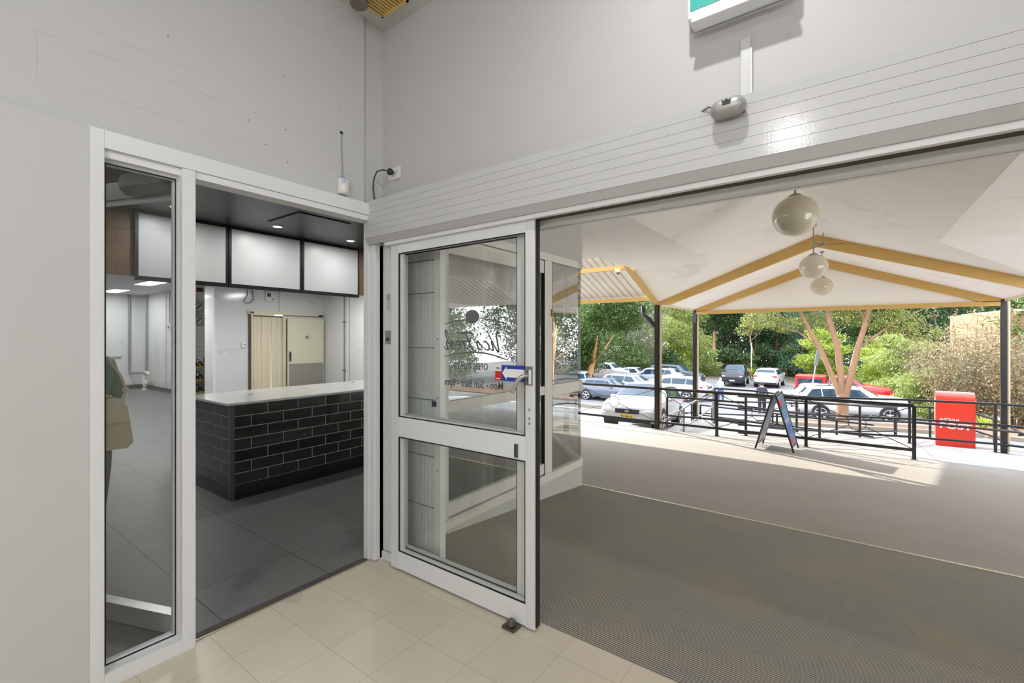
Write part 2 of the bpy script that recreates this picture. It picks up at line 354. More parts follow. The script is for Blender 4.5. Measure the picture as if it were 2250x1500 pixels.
# dark threshold strip
struct(MB().box(-2.66, -2.603, .883, 1.925, -.01, .004).build('trim_5', M('worn_dark_threshold', (66, 62, 56), .6, 0, .5, 22)))
struct(MB().box(-2.603, -2.597, .883, 1.925, -.01, .0055).build('trim_6', M('brass_edge', (200, 190, 165), .3, .7)))

# ---------------- motion sensor with lead on the left wall
t = thing('motion_sensor', 'white plastic motion sensor hanging on a wire at the top of the doorway', 'sensor', (-2.581, 1.695, 2.40))
MB().box(0, .035, -.032, .032, 0, .095, .006).build('body', plastic_w, t)
MB().ell((.035, 0, .032), (.012, .024, .028), 12, 8).build('lens', M('milky_lens', (232, 232, 228), .3), t)
MB().prism([(-.018, 0), (0, .006), (.018, 0), (0, .014)], .0015, Matrix.Translation((.035, 0, .072)) @ Matrix(((0, 0, 1, 0), (1, 0, 0, 0), (0, 1, 0, 0), (0, 0, 0, 1)))).build('blue_mark', M('blue_mark', (70, 130, 225), .4, emit=.6), t)
MB().tube([(.012, 0, .095), (.004, .003, .2), (.003, -.003, .3), (.002, 0, .385)], .0028, 6).build('cable', M('grey_wire', (150, 148, 145), .6), t)
MB().lathe([(.011, 0), (.011, .002)], (-.001, 0, .392), 12, 'X').build('cable_hole', M('hole_dark', (52, 48, 46), .9), t)
# ---------------- power point, plug and black lead above the roller box
t = thing('power_point', 'white double power point high in the corner of the grey wall', 'power outlet', (-2.472, 2.03, 2.60))
MB().box(-.06, .06, -.009, 0, -.035, .045, .004).build('cover_plate', plastic_w, t)
for x in (-.035, .035): MB().box(x - .012, x + .012, -.013, -.009, .016, .034, .002).build('rocker_switch', plastic_w, t)
t = thing('power_lead', 'black plug and curling lead running from the corner power point down behind the boxing', 'cable', (-2.46, 2.02, 2.6))
MB().lathe([(.012, 0), (.022, .004), (.022, .018), (.014, .034), (.006, .045)], (0, -.055, .002), 16, 'Y').build('plug', dark_pl, t)
MB().tube([(0, -.05, .002), (-.03, -.075, .012), (-.075, -.09, .006), (-.105, -.09, -.03), (-.122, -.085, -.09), (-.118, -.08, -.15), (-.105, -.075, -.21)], .0045, 8).build('lead', dark_pl, t)
tag(MB().tube([(-2.595, 1.99, 2.40), (-2.598, 1.985, 2.44), (-2.575, 2.0, 2.468), (-2.55, 2.02, 2.475)], .003, 6).build('thin_wire', M('pale_wire', (168, 172, 172), .6)), 'thin pale wire loop in the wall corner behind the black lead', 'cable')
# ---------------- exit sign
t = thing('exit_sign', 'green and white illuminated exit sign box high on the grey wall', 'sign', (-.345, 2.03, 2.79))
MB().box(-.185, .185, -.105, 0, 0, .24, .008).build('housing', M('exit_housing', (228, 232, 232), .3), t)
MB().box(-.172, .172, -.108, -.105, .028, .225).build('green_panel', M('exit_green', (62, 160, 150), .25, emit=.18), t)
m = MB().box(-.155, -.095, -.1095, -.108, .13, .215)
m.build('doorway_symbol', M('exit_white', (235, 245, 245), .3, emit=.7), t)
m = MB(); mt_ = Matrix.Translation((0, -.1085, .125)) @ Matrix.Rotation(R(90), 4, 'X')
m.text('EXIT', .10, Matrix.Translation((.06, -.1085, .17)) @ Matrix.Rotation(R(90), 4, 'X')); m.build('lettering', MATS['exit_white'], t)
MB().box(-.165, .175, -.125, -.06, -.03, -.012, .003).build('bottom_bar', M('frosted_bar', (236, 238, 238), .25), t)
for x in (-.08, .07): MB().tube([(x, -.09, -.015), (x, -.09, .002)], .006, 8).build('bar_fixing', chrome, t)
# ---------------- door sensor, conduit
t = thing('door_sensor', 'rounded silver automatic door sensor fixed to the top of the grooved boxing', 'sensor', (-.36, 1.88, 2.352))
m = MB(); rp = .035
m.lathe([(rp * math.sin(math.pi * k / 12) + 1e-4 if 0 < k < 12 else 1e-4, (-.026 if k <= 6 else .026) - rp * math.cos(math.pi * k / 12)) for k in [0, 1, 2, 3, 4, 5, 6]] + [(rp * math.sin(math.pi * k / 12) + 1e-4, .026 - rp * math.cos(math.pi * k / 12)) for k in [6, 7, 8, 9, 10, 11, 12]], (0, -.034, 0), 28, 'X')
m.build('body', M('satin_silver', (168, 168, 166), .38, .35), t)
MB().box(-.05, .05, -.012, 0, -.02, .02, .004).build('mounting_plate', dark_pl, t)
crown = [(-.014, 0), (.014, 0), (.016, .013), (.008, .006), (0, .014), (-.008, .006), (-.016, .013)]
MB().prism(crown, .001, Matrix.Translation((0, -.0695, .006)) @ Matrix.Rotation(R(90), 4, 'X')).box(-.014, .014, -.0705, -.069, -.002, .003).build('crown_emblem', dark_pl, t)
MB().tube([(-.05, -.02, .015), (-.075, -.01, .035), (-.10, .0, .03), (-.115, .02, .012), (-.118, .05, .0)], .003, 6).build('lead', M('grey_lead', (95, 95, 95), .6), t)
t = thing('cable_duct', 'short white vertical cable duct on the grey wall above the silver sensor', 'duct', (-.33, 2.03, 2.40))
MB().box(-.018, .018, -.012, 0, 0, .29, .001).build('duct', M('duct_white', (200, 200, 198), .5), t)
MB().box(.018, .024, -.022, 0, 0, .24, .001).build('cover_edge', plastic_w, t)
# ---------------- ceiling grille and round fitting
t = thing('ceiling_vent', 'yellowed ceiling air grille with dark slots near the corner', 'vent', (-2.34, 1.76, 3.62))
t.rotation_euler = (0, 0, 0)
yv = M('yellowed_plastic', (222, 188, 112), .5)
MB().box(-.135, .12, -.16, .17, -.006, 0).build('backing', M('vent_dark', (60, 40, 30), .9), t)
MB().box(-.135, .12, .155, .17, -.02, 0).box(-.135, .12, -.16, -.145, -.02, 0).box(-.135, -.12, -.16, .17, -.02, 0).box(.105, .12, -.16, .17, -.02, 0).build('frame', yv, t)
for i in range(9): MB().box(-.12 + .025 * i + .013, -.12 + .025 * i + .025, -.145, .155, -.018, -.007).build('slat', yv, t)
tag(MB().lathe([(.05, 0), (.055, .01), (.055, .05), (.045, .07)], (-2.43, 1.715, 3.54), 20).build('smoke_detector', M('grey_fitting', (120, 112, 106), .5)), 'small round grey fitting beside the yellow grille on the ceiling', 'smoke detector')

# ================================================================= SLIDING DOORS (door_1, door_2)
def sliding_leaf(name, label, Y, xl, xr, front=True):
    t = thing(name, label, 'sliding door', (xl, Y, 0)); W = xr - xl; a = white_al
    st = MB().box(0, .075, 0, .045, .012, 2.118, .002).build('stile', worn_al, t)
    st2 = MB().box(W - .056, W, 0, .045, .012, 2.118, .002).build('stile', worn_al, t)
    MB().box(.075, W - .056, .001, .044, 2.04, 2.118, .0015).build('top_rail', a, t)
    MB().box(.075, W - .056, .001, .044, .864, .991, .0015).build('mid_rail', a, t)
    MB().box(.075, W - .056, .001, .044, .015, .128, .0015).build('bottom_rail', a, t)
    for k, (z0, z1) in enumerate(((.128, .864), (.991, 2.04))):
        MB().box(.075, W - .056, .0, .006, z0, z0 + .006).box(.075, W - .056, .0, .006, z1 - .006, z1).box(.075, .083, 0, .006, z0, z1).box(W - .060, W - .056, 0, .006, z0, z1).build('gasket', black_rub, t)
        MB().box(.083, .10, .008, .036, z0, z1).box(.10, W - .056, .012, .036, z0, z0 + .012).build('glazing_bead', worn_al, t)
        MB().box(.08, W - .058, .018, .024, z0 + .004, z1 - .004).build('glass_pane', glassM('door_glass', (.98, .985, .98), .04, .0), t)
    return t, W
d1, W1 = sliding_leaf('door_1', 'white framed sliding glass door with lever handle and arrow sticker, parked open in front', 1.94, -2.405, -1.285)
d1['kind'] = 'structure'
MB().box(W1, W1 + .005, .012, .045, .02, 2.11).build('brush_seal', black_rub, d1)
# lock, lever, pull
lp = MB().box(W1 - .052, W1 - .008, -.004, 0, 1.255, 1.352, .001).build('lock_plate', steel, d1)
MB().box(W1 - .022, W1 - .014, -.02, -.004, 1.262, 1.335, .002).build('edge_bar', white_al, lp)
for z in (1.28, 1.325): MB().lathe([(.004, 0), (.004, .002)], (W1 - .036, -.006, z), 10, 'Y').build('screw', dark_pl, lp)
MB().tube([(W1 - .032, -.004, 1.305), (W1 - .034, -.035, 1.306), (W1 - .05, -.045, 1.300), (W1 - .075, -.047, 1.275), (W1 - .105, -.048, 1.215)], [.009, .009, .011, .012, .011], 12).build('lever_handle', M('satin_handle', (185, 185, 183), .28, .8), d1)
MB().box(W1 - .125, W1 - .10, -.003, .0, .872, .945, .001).build('flush_pull', M('pull_dark', (110, 112, 110), .4, .6), d1)
MB().box(W1 - .121, W1 - .112, -.0045, -.003, .88, .937).build('pull_recess', dark_pl, d1)
for z in (1.13, 1.085, 1.06): MB().lathe([(.007, 0), (.007, .002)], (W1 - .03, -.003, z), 12, 'Y').build('plug_screw', M('plug_grey', (150, 150, 150), .4), d1)
for z in (1.42, 1.25, 1.2, 1.16, 1.12): MB().box(W1, W1 + .0012, .012, .02, z, z + .018).build('latch_slot', M('slot_grey', (85, 85, 85), .5), d1)
# leaf two, just behind
d2, W2 = sliding_leaf('door_2', 'second white framed sliding glass door parked directly behind the front leaf', 1.992, -2.44, -1.375)
d2['kind'] = 'structure'
cs = MB().box(W2, W2 + .05, .005, .04, .05, 2.08, .001).build('cap_strip', M('bright_white_strip', (238, 238, 238), .3), d2)
for z in (.2, .55, .8, 1.55): MB().lathe([(.007, 0), (.007, .003)], (W2 + .028, .002, z), 12, 'Y').build('cap_screw', steel, cs)
# floor guide
t = thing('floor_guide', 'grimy metal roller guide on the floor under the sliding door', 'door guide', (-1.405, 1.905, 0))
gm = M('grimy_metal', (96, 90, 82), .4, .7)
MB().box(-.04, .04, -.03, .035, 0, .014, .003).build('base_plate', gm, t)
MB().lathe([(.012, .014), (.024, .016), (.026, .022), (.018, .03), (.02, .036), (.01, .044), (.006, .05)], (0, .0, 0), 20).build('roller', gm, t)

# signwriting on the door glass, read from outside
sg = M('grey_vinyl_lettering', (104, 106, 108), .6)
YG = 1.9655
def outside(cx, z): return Matrix.Translation((cx, YG, z)) @ Matrix.Rotation(R(180), 4, 'Z') @ Matrix.Rotation(R(90), 4, 'X')
tx = thing('shop_signwriting', "grey vinyl Vic's Fresh lettering with opening hours on the front door glass", 'lettering', (-1.72, YG, 1.4))
m = MB().text('OPEN 7 DAYS', .052, outside(-1.735, 1.335), .0004, sx_=.80, bold=.0012); m.build('opening_days', sg, tx, True)
m = MB().text('Mon - Sun 8am - 8pm', .060, outside(-1.722, 1.235), .0004, sx_=.84, bold=.0014); m.build('opening_hours', sg, tx, True)
def ribbon(m, pts, wd, mat):
    """flat brush stroke: polyline smoothed by Catmull-Rom"""
    P_ = [Vector((a, b, 0)) for a, b in pts]; Q = []
    for i in range(len(P_) - 1):
        p0, p1, p2, p3 = P_[max(i - 1, 0)], P_[i], P_[i + 1], P_[min(i + 2, len(P_) - 1)]
        for k in range(5):
            t_ = k / 5; Q.append(.5 * ((2 * p1) + (-p0 + p2) * t_ + (2 * p0 - 5 * p1 + 4 * p2 - p3) * t_ ** 2 + (-p0 + 3 * p1 - 3 * p2 + p3) * t_ ** 3))
    Q.append(P_[-1]); vs = []; ribbon.n = getattr(ribbon, 'n', 0) + 1; lift = Vector((0, 0, .00012 * (ribbon.n % 9)))
    for i, q in enumerate(Q):
        d = (Q[min(i + 1, len(Q) - 1)] - Q[max(i - 1, 0)]).normalized(); nrm = Vector((-d.y, d.x, 0)); u = i / (len(Q) - 1)
        ww = wd * (.55 + .45 * math.sin(math.pi * min(1, u * 1.1 + .05))) / 2
        vs += [mat @ (q + nrm * ww + lift), mat @ (q - nrm * ww + lift)]
    m.add(vs, [(2 * i, 2 * i + 1, 2 * i + 3, 2 * i + 2) for i in range(len(Q) - 1)])
G = {'V': [[(.02, .95), (.10, 1.02), (.16, .9), (.20, 0.02), (.27, 0.0), (.46, 1.0), (.54, 1.08)]],
     'i': [[(0, .42), (.05, .48), (.04, .05), (.10, 0), (.18, .12)], [(.07, .66), (.08, .72)]],
     'c': [[(.20, .42), (.12, .50), (.02, .28), (.05, .02), (.16, .02), (.26, .16)]],
     "'": [[(.04, .85), (.06, 1.0)]],
     's': [[(0, .12), (.14, .52), (.18, .22), (.12, 0), (.02, .03)]],
     'F': [[(.0, .86), (.08, 1.0), (.5, .98), (.62, 1.06)], [(.30, .98), (.22, .3), (.12, -.06), (.0, .02)], [(.12, .5), (.42, .54)]],
     'r': [[(0, .4), (.05, .5), (.04, 0)], [(.04, .3), (.12, .48), (.20, .44)]],
     'e': [[(.02, .24), (.16, .3), (.16, .48), (.06, .46), (.02, .16), (.10, 0), (.24, .14)]],
     'h': [[(.10, .5), (.14, 1.05), (.06, 1.1), (.02, 0.02)], [(.03, .2), (.14, .48), (.18, .3), (.16, .04), (.24, 0), (.32, .16)]]}
m = MB(); xc = 0; S = .095; order = [('V', .40), ('i', .19), ('c', .22), ("'", .10), ('s', .30), ('F', .46), ('r', .22), ('e', .24), ('s', .24), ('h', .3)]
tot = sum(a for _, a in order) * S * 1.72
for ch, adv in order:
    for st in G[ch]: ribbon(m, [((xc + x * 1.15 + y * .16) * S * 1.72 - tot / 2, (y - .5) * S) for x, y in st], .0125, outside(-1.715, 1.478))
    xc += adv
m.build('shop_name', sg, tx, True)
m = MB(); ribbon(m, [(-.24, -.02), (-.14, .005), (-.07, .012)], .0095, outside(-1.715, 1.59)); ribbon(m, [(.07, .012), (.14, .005), (.23, -.012)], .0095, outside(-1.715, 1.59))
ribbon(m, [(-.245, -.022), (-.1, .01), (.05, .014), (.235, -.012)], .0095, outside(-1.715, 1.40))
m.build('underline', sg, tx, True)
MB().prism([(.052 * math.cos(t_ * math.pi / 16), .04 * math.sin(t_ * math.pi / 16)) for t_ in range(32)], .0004, outside(-1.725, 1.617)).build('oval', sg, tx, True)
# arrow sticker on the inside
ins = lambda x, z, y=1.9525: Matrix.Translation((x, y, z)) @ Matrix.Rotation(R(90), 4, 'X')
st = thing('arrow_sticker', 'blue and white arrow sticker with a red square beside the lever handle', 'sticker', (-1.45, 1.955, 1.31))
MB().box(-1.505, -1.345, 1.953, 1.9545, 1.268, 1.352).build('blue_field', M('sticker_blue', (35, 62, 160), .4), st, True)
MB().prism([(-.075, 0), (-.045, .036), (-.045, .022), (.082, .022), (.082, -.022), (-.045, -.022), (-.045, -.036)], .0008, ins(-1.425, 1.31)).build('white_arrow', M('sticker_white', (238, 238, 238), .4), st, True)
MB().box(-1.548, -1.505, 1.953, 1.9545, 1.268, 1.318).build('red_square', M('sticker_red', (205, 35, 32), .4), st, True)
MB().box(-1.548, -1.505, 1.953, 1.9545, 1.318, 1.352).build('white_square', MATS['sticker_white'], st, True)
m = MB()
for z, a in ((1.336, .02), (1.328, .03)): m.box(-1.54, -1.54 + a, 1.9518, 1.953, z, z + .004)
m.build('small_print', M('sticker_print', (60, 60, 110), .5), st, True)
MB().box(-1.542, -1.515, 1.9518, 1.953, 1.275, 1.28).build('small_print', MATS['sticker_white'], st, True)

# ---------------- folded concertina shutter behind the doors
cf = thing('folding_shutter', 'stack of folded ribbed translucent shutter leaves behind the left of the glass doors', 'shutter', (-2.4, 2.17, 0))
slm = M('ribbed_shutter_plastic', (226, 230, 227), .3, 0, .06, 3, stretch=(6, 1, .6)); pin = M('shutter_pin', (45, 45, 45), .6)
for i in range(19):
    x = -2.545 + i * .0172
    MB().box(x, x + .0148, 2.16 + (.003 if i % 2 else 0), 2.20, .02, 2.1, .001).build('shutter_slat', slm, cf, True)
for z in (2.02, 1.80, 1.43, 1.08, .70, .36):
    pm = MB()
    for i in range(19): pm.lathe([(.004, 0), (.004, .003)], (-2.537 + i * .0172, 2.155, z), 8, 'Y')
    pm.build('hinge_pin_row', pin, cf, True)
MB().box(-2.218, -2.165, 2.15, 2.20, .02, 2.1, .001).build('end_post', MATS['bright_white_strip'], cf, True)
MB().box(-2.235, -2.20, 2.14, 2.152, 1.04, 1.075).build('latch', dark_pl, cf, True)
for z in (1.49, 1.1, .62): MB().lathe([(.006, 0), (.006, .003)], (-2.19, 2.146, z), 10, 'Y').build('post_screw', steel, cf, True)

# ================================================================= ENTRANCE MAT AND TERRACE
matM = M('ribbed_entrance_matting', (122, 117, 108), .85)
n, l = matM.node_tree.nodes, matM.node_tree.links; b = n['Principled BSDF']
g = n.new('ShaderNodeNewGeometry'); s_ = n.new('ShaderNodeSeparateXYZ'); l.new(g.outputs['Position'], s_.inputs[0])
mu = n.new('ShaderNodeMath'); mu.operation = 'MULTIPLY'; mu.inputs[1].default_value = 2 * math.pi / .0155; l.new(s_.outputs['Y'], mu.inputs[0])
si = n.new('ShaderNodeMath'); si.operation = 'SINE'; l.new(mu.outputs[0], si.inputs[0])
mr = n.new('ShaderNodeMapRange'); mr.inputs[1].default_value = -.9; mr.inputs[2].default_value = .1; l.new(si.outputs[0], mr.inputs[0])
nz = n.new('ShaderNodeTexNoise'); nz.inputs['Scale'].default_value = 1.7; nz.inputs['Detail'].default_value = 5; l.new(g.outputs['Position'], nz.inputs[0])
fz_ = n.new('ShaderNodeTexNoise'); fz_.inputs['Scale'].default_value = 260; l.new(g.outputs['Position'], fz_.inputs[0])
cr = n.new('ShaderNodeValToRGB'); cr.color_ramp.elements[0].position = .42; cr.color_ramp.elements[0].color = lin((162, 159, 152)); cr.color_ramp.elements[1].position = .66; cr.color_ramp.elements[1].color = lin((174, 165, 147)); l.new(nz.outputs[0], cr.inputs[0])
hv = n.new('ShaderNodeHueSaturation'); l.new(cr.outputs[0], hv.inputs['Color'])
ma = n.new('ShaderNodeMath'); ma.operation = 'MULTIPLY_ADD'; ma.inputs[1].default_value = .9; ma.inputs[2].default_value = .62; l.new(fz_.outputs[0], ma.inputs[0]); l.new(ma.outputs[0], hv.inputs['Value'])
mx = n.new('ShaderNodeMix'); mx.data_type = 'RGBA'; mx.inputs[6].default_value = lin((74, 72, 71)); l.new(mr.outputs[0], mx.inputs[0]); l.new(hv.outputs[0], mx.inputs[7]); l.new(mx.outputs[2], b.inputs['Base Color'])
bp = n.new('ShaderNodeBump'); bp.inputs['Strength'].default_value = .6; bp.inputs['Distance'].default_value = .004; l.new(si.outputs[0], bp.inputs['Height']); l.new(bp.outputs[0], b.inputs['Normal'])
spots(matM, (196, 194, 188), 22, .775, .9)
tag(MB().slab([(-2.56, 2.03, .0), (1.25, 2.03, 0), (1.25, 2.135, ter(2.13)), (5, 2.135, ter(2.13)), (5, 4.90, ter(4.9)), (-2.56, 4.90, ter(4.9))], .1).build('entrance_mat', matM), 'wide grey ribbed entrance matting sloping out from the beige tiles', 'mat')
struct(MB().slab([(-2.56, 4.90, ter(4.9) + .006), (5, 4.90, ter(4.9) + .006), (5, 4.925, ter(4.92) + .006), (-2.56, 4.925, ter(4.92) + .006)], .05).build('trim_7', M('pale_brass_edging', (214, 206, 180), .35, .3)))
conc = M('terrace_concrete', (158, 151, 143), .75, 0, .14, 1.1, .12, 90)
spots(conc, (128, 122, 116), 16, .76, .6, 2); spots(conc, (206, 202, 196), 30, .8, .7, 8)
m = MB()
m.slab([(-9.5, 4.925, ter(4.925)), (12, 4.925, ter(4.925)), (12, 11.85, ter(11.85)), (-9.5, 11.85, ter(11.85))], .6)
m.slab([(-3.0, 11.85, ter(11.85)), (1.40, 11.85, ter(11.85)), (1.40, 15.7, ter(15.7)), (-3.0, 15.7, ter(15.7))], .6)
struct(m.build('floor_terrace', conc))
gp = M('path_concrete', (146, 146, 147), .75, 0, .1, 1.6, .1, 80)
struct(MB().slab([(1.412, 13.12, ter(13.12)), (2.65, 11.85, ter(11.85)), (9, 11.85, ter(11.85)), (9, 15.7, ter(15.7)), (1.412, 15.7, ter(15.7))], .6).slab([(1.412, 11.862, ter(11.86)), (2.64, 11.862, ter(11.86)), (1.412, 13.1, ter(13.1))], .6).build('floor_path', gp))
jn = M('joint_dark', (88, 84, 82), .9)
struct(MB().slab([(1.40, 13.10, ter(13.1) + .001), (1.412, 13.12, ter(13.12) + .001), (2.65, 11.862, ter(11.862) + .001), (2.632, 11.85, ter(11.85) + .001)], .01).slab([(1.40, 13.1, ter(13.1) + .001), (1.413, 13.1, ter(13.1) + .001), (1.413, 15.7, ter(15.7) + .001), (1.40, 15.7, ter(15.7) + .001)], .01).build('trim_9', jn))
# landscape: the sloping car park
asph = M('sunlit_asphalt', (126, 123, 121), .9, 0, .12, .5, .1, 40)
m = MB(); xs = [-70, -55, -45, -36, -30, -25, -20, -16, -12, -9.5, -7, -5, -3.0, -1, 1.4, 3, 6, 9, 13, 20, 30, 45]; ys = [5, 8, 11.85, 13, 15.7, 17, 19, 22, 25, 28, 31, 34.6, 38, 44, 50, 60, 75, 95]
for i in range(len(xs) - 1):
    for j in range(len(ys) - 1):
        a, b_, c_, d_ = xs[i], xs[i + 1], ys[j], ys[j + 1]
        if d_ <= 11.85 and b_ > -9.5 and a < 13: continue
        if d_ <= 15.7 and b_ > -3.0 and a < 9: continue
        m.quad((a, c_, gz(a, c_)), (b_, c_, gz(b_, c_)), (b_, d_, gz(b_, d_)), (a, d_, gz(a, d_)))
struct(m.build('floor_car_park', asph))
kb = M('kerb_concrete', (140, 128, 114), .85, 0, .12, 4)
def kerb(pts, h=.15, w_=.16, label='pale concrete kerb edging the garden bed round the forked tree'):
    m = MB()
    for (a, b_) in zip(pts[:-1], pts[1:]):
        A = Vector((a[0], a[1], gz(*a) + h / 2 - .03)); B = Vector((b_[0], b_[1], gz(*b_) + h / 2 - .03)); m.bar(A, B, w_, h + .06)
    return tag(m.build('kerb', kb), label, 'kerb')
mulch = M('bark_mulch', (118, 92, 68), .95, 0, .35, 14, .4, 60)
def bed(name, pts, label, mat_=None, up=.05):
    m = MB(); m.slab([(x, y, gz(x, y) + up) for x, y in pts], .1); return tag(m.build(name, mat_ or mulch), label, 'garden bed')
kerb([(-3.0, 20.7), (3.4, 20.2)])
bed('garden_bed', [(-3.1, 20.8), (3.4, 20.3), (3.4, 24.4), (-2.2, 24.6)], 'strip of brown bark mulch under the forked tree')
kerb([(-20, 26.4), (-9.8, 25.0), (-9.4, 25.4)], .12, .35, 'low brown stone kerb in front of the grey blue hatchback')
kerb([(-24, 50.5), (-2, 50.0), (6, 46)], .15, .2, 'pale kerb along the foot of the far trees')
bed('garden_bed', [(-45, 50.7), (-2, 50.2), (6, 46.2), (30, 46), (30, 70), (-45, 70)], 'leafy dark ground beneath the far belt of trees', M('leaf_litter', (74, 70, 46), .95, 0, .4, 1.5, .3, 10))
kerb([(3.5, 20.1), (9, 18.6)], .13, .16, 'pale kerb in front of the bushes behind the red post box')
bed('garden_bed', [(3.5, 20.3), (9, 18.8), (16, 19), (16, 34), (5, 32), (3.2, 26)], 'brown mulch bed beneath the bushes on the right')

# ================================================================= BAY WINDOW OF THE SHOP, OUTSIDE THE DOORS
cream_fr = M('cream_window_frame', (224, 222, 212), .4, 0, .03, 10)
plinth = M('painted_plinth', (196, 196, 188), .6, 0, .06, 5, .05, 30)
BX = -2.56
C45 = math.sqrt(.5)
def splay(t, z=0, off=0.): return (BX - t * C45 + off * C45, 4.90 + t * C45 + off * C45, z)
struct(MB().slab([(BX - .14, 2.2, -.02), (BX, 2.2, -.02), (BX, 4.90, -.02), splay(3.4, -.02), (splay(3.4)[0] - .15, splay(3.4)[1] - .1, -.02), (BX - .14, 4.84, -.02)], .9).build('wall_bay_plinth', plinth))
bh = MB().slab([(BX - .3, 2.13, 2.87), (BX, 2.13, 2.87), (BX, 4.90, 2.87), splay(3.4, 2.87), (splay(3.4)[0] - .3, splay(3.4)[1] - .2, 2.87), (BX - .3, 4.80, 2.87)], .485)
struct(bh.build('wall_bay_bulkhead', M('bulkhead_cream', (190, 188, 180), .6, 0, .02, 4)))
struct(MB().box(-2.66, BX, 2.13, 2.545, -.02, 2.385).build('wall_bay_stub', plinth))
win = thing('window_1', 'glazed bay window of the shop beside the entrance mat', 'window', (BX, 3.8, 0)); win['kind'] = 'structure'
MB().box(BX - .05, BX + .004, 2.545, 4.80, 2.31, 2.386, .002).build('head_frame', cream_fr, win, True)
MB().box(BX - .06, BX + .012, 2.545, 4.87, -.02, .06, .002).build('sill_frame', cream_fr, win, True)
MB().box(BX - .05, BX + .004, 2.545, 2.632, .06, 2.31, .002).build('jamb_post', cream_fr, win, True)
MB().box(BX - .05, BX + .0, 4.06, 4.215, .06, 2.31, .002).build('mullion_post', cream_fr, win, True)
MB().box(BX - .045, BX + .002, 4.215, 4.82, .87, .99, .002).build('transom', cream_fr, win, True)
MB().box(BX - .045, BX + .002, 2.632, 4.06, .90, .99, .002).build('transom', cream_fr, win, True)
MB().box(BX - .045, BX + .0, 2.632, 4.06, .075, .18, .002).box(BX - .045, BX + .0, 2.632, 4.06, 2.17, 2.30, .002).build('sash_rail', cream_fr, win, True)
MB().box(BX - .03, BX + .001, 4.05, 4.065, .06, 2.31).box(BX - .03, BX - .0, 4.215, 4.222, .06, 2.31).build('glazing_gasket', black_rub, win, True)
MB().box(BX - .028, BX - .022, 2.632, 4.05, .18, 2.2).build('pane', pane_b, win, True)
MB().box(BX - .028, BX - .022, 4.222, 4.835, .055, 2.315).build('pane', pane_b, win, True)
MB().box(BX + .004, BX + .016, 4.185, 4.212, 1.72, 1.80, .002).box(BX + .004, BX + .012, 2.56, 2.59, 1.86, 1.99, .002).build('latch_block', M('tarnished_brass', (165, 120, 70), .4, .6), win, True)
w2 = thing('window_2', 'splayed glazed front of the shop turning away from the bay corner', 'window', splay(1.7)); w2['kind'] = 'structure'
def sbar(m, t0, t1, z0, z1, th=.05, off=-.025):
    a, b_ = splay(t0, (z0 + z1) / 2, off), splay(t1, (z0 + z1) / 2, off); return m.bar(a, b_, th, z1 - z0)
sbar(MB(), -.02, 3.3, 2.31, 2.386).build('head_frame', cream_fr, w2, True)
sbar(MB(), -.02, 3.3, -.02, .06, .06).build('sill_frame', cream_fr, w2, True)
sbar(MB(), -.03, 3.3, .87, .99, .045).build('transom', cream_fr, w2, True)
for t_ in (.62, 1.9, 3.2): sbar(MB(), t_ - .035, t_ + .035, .06, 2.31).build('mullion_post', cream_fr, w2, True)
sbar(MB(), .0, 3.25, .055, 2.315, .006, -.02).build('pane', pane_b, w2, True)

# ================================================================= CANOPY
ZE, ZR, XR, XL_, XRt = 2.40, 3.70, -.55, -4.03, 2.93
SL = (ZR - ZE) / (XR - XL_)
def zl(x): return ZR - SL * abs(x - XR)
XQ, YQ, ZQ = 1.72, 10.12, 3.055
def T4(m, pts, t=.04):   # plate pushed upward
    n = len(pts); vs = [Vector(p) for p in pts] + [Vector(p) + Vector((0, 0, t)) for p in pts]
    return m.add(vs, [tuple(reversed(range(n))), tuple(range(n, 2 * n))] + [(i, (i + 1) % n, n + (i + 1) % n, n + i) for i in range(n)])
m = MB()
xa, xb = XR - XQ, XR + XQ
for sgn_, xq, xe in ((1, xa, XL_), (-1, xb, XRt)):
    # middle gable slope from ridge to crease
    p = [(XR, 2.13, ZR), (xq, 2.13, zl(xq)), (xq, YQ, zl(xq)), (XR, YQ, ZR)]
    T4(m, p if sgn_ > 0 else p[::-1])
    p = [(XR, YQ, ZR), (xq, YQ, zl(xq)), (xe, 11.87, ZE), (xe, 15.52, ZE), (XR, 15.52, ZR)]
    T4(m, p if sgn_ > 0 else p[::-1])
    # valley triangle of the verandah slope
    xo = xe
    p = [(xq, YQ, zl(xq)), (xo, YQ, ZQ), (xo, 11.87, ZE)]
    T4(m, p if sgn_ > 0 else p[::-1])
    # level soffit
    xs0 = -3.93 if sgn_ > 0 else 2.9
    p = [(xq, 2.13, ZQ), (xs0, 2.13, ZQ), (xs0, YQ, ZQ), (xq, YQ, ZQ)]
    T4(m, p if sgn_ > 0 else p[::-1])
    p = [(xs0, 2.13, ZQ), ((-12 if sgn_ > 0 else 12), 2.13, ZQ), ((-12 if sgn_ > 0 else 12), 8.2, ZQ), (xs0, 8.2, ZQ)]
    T4(m, p if sgn_ > 0 else p[::-1])
cl = m.build('ceiling_canopy', lining); struct(cl)
spots(lining, (224, 219, 208), 1.3, .60, .35, 4)
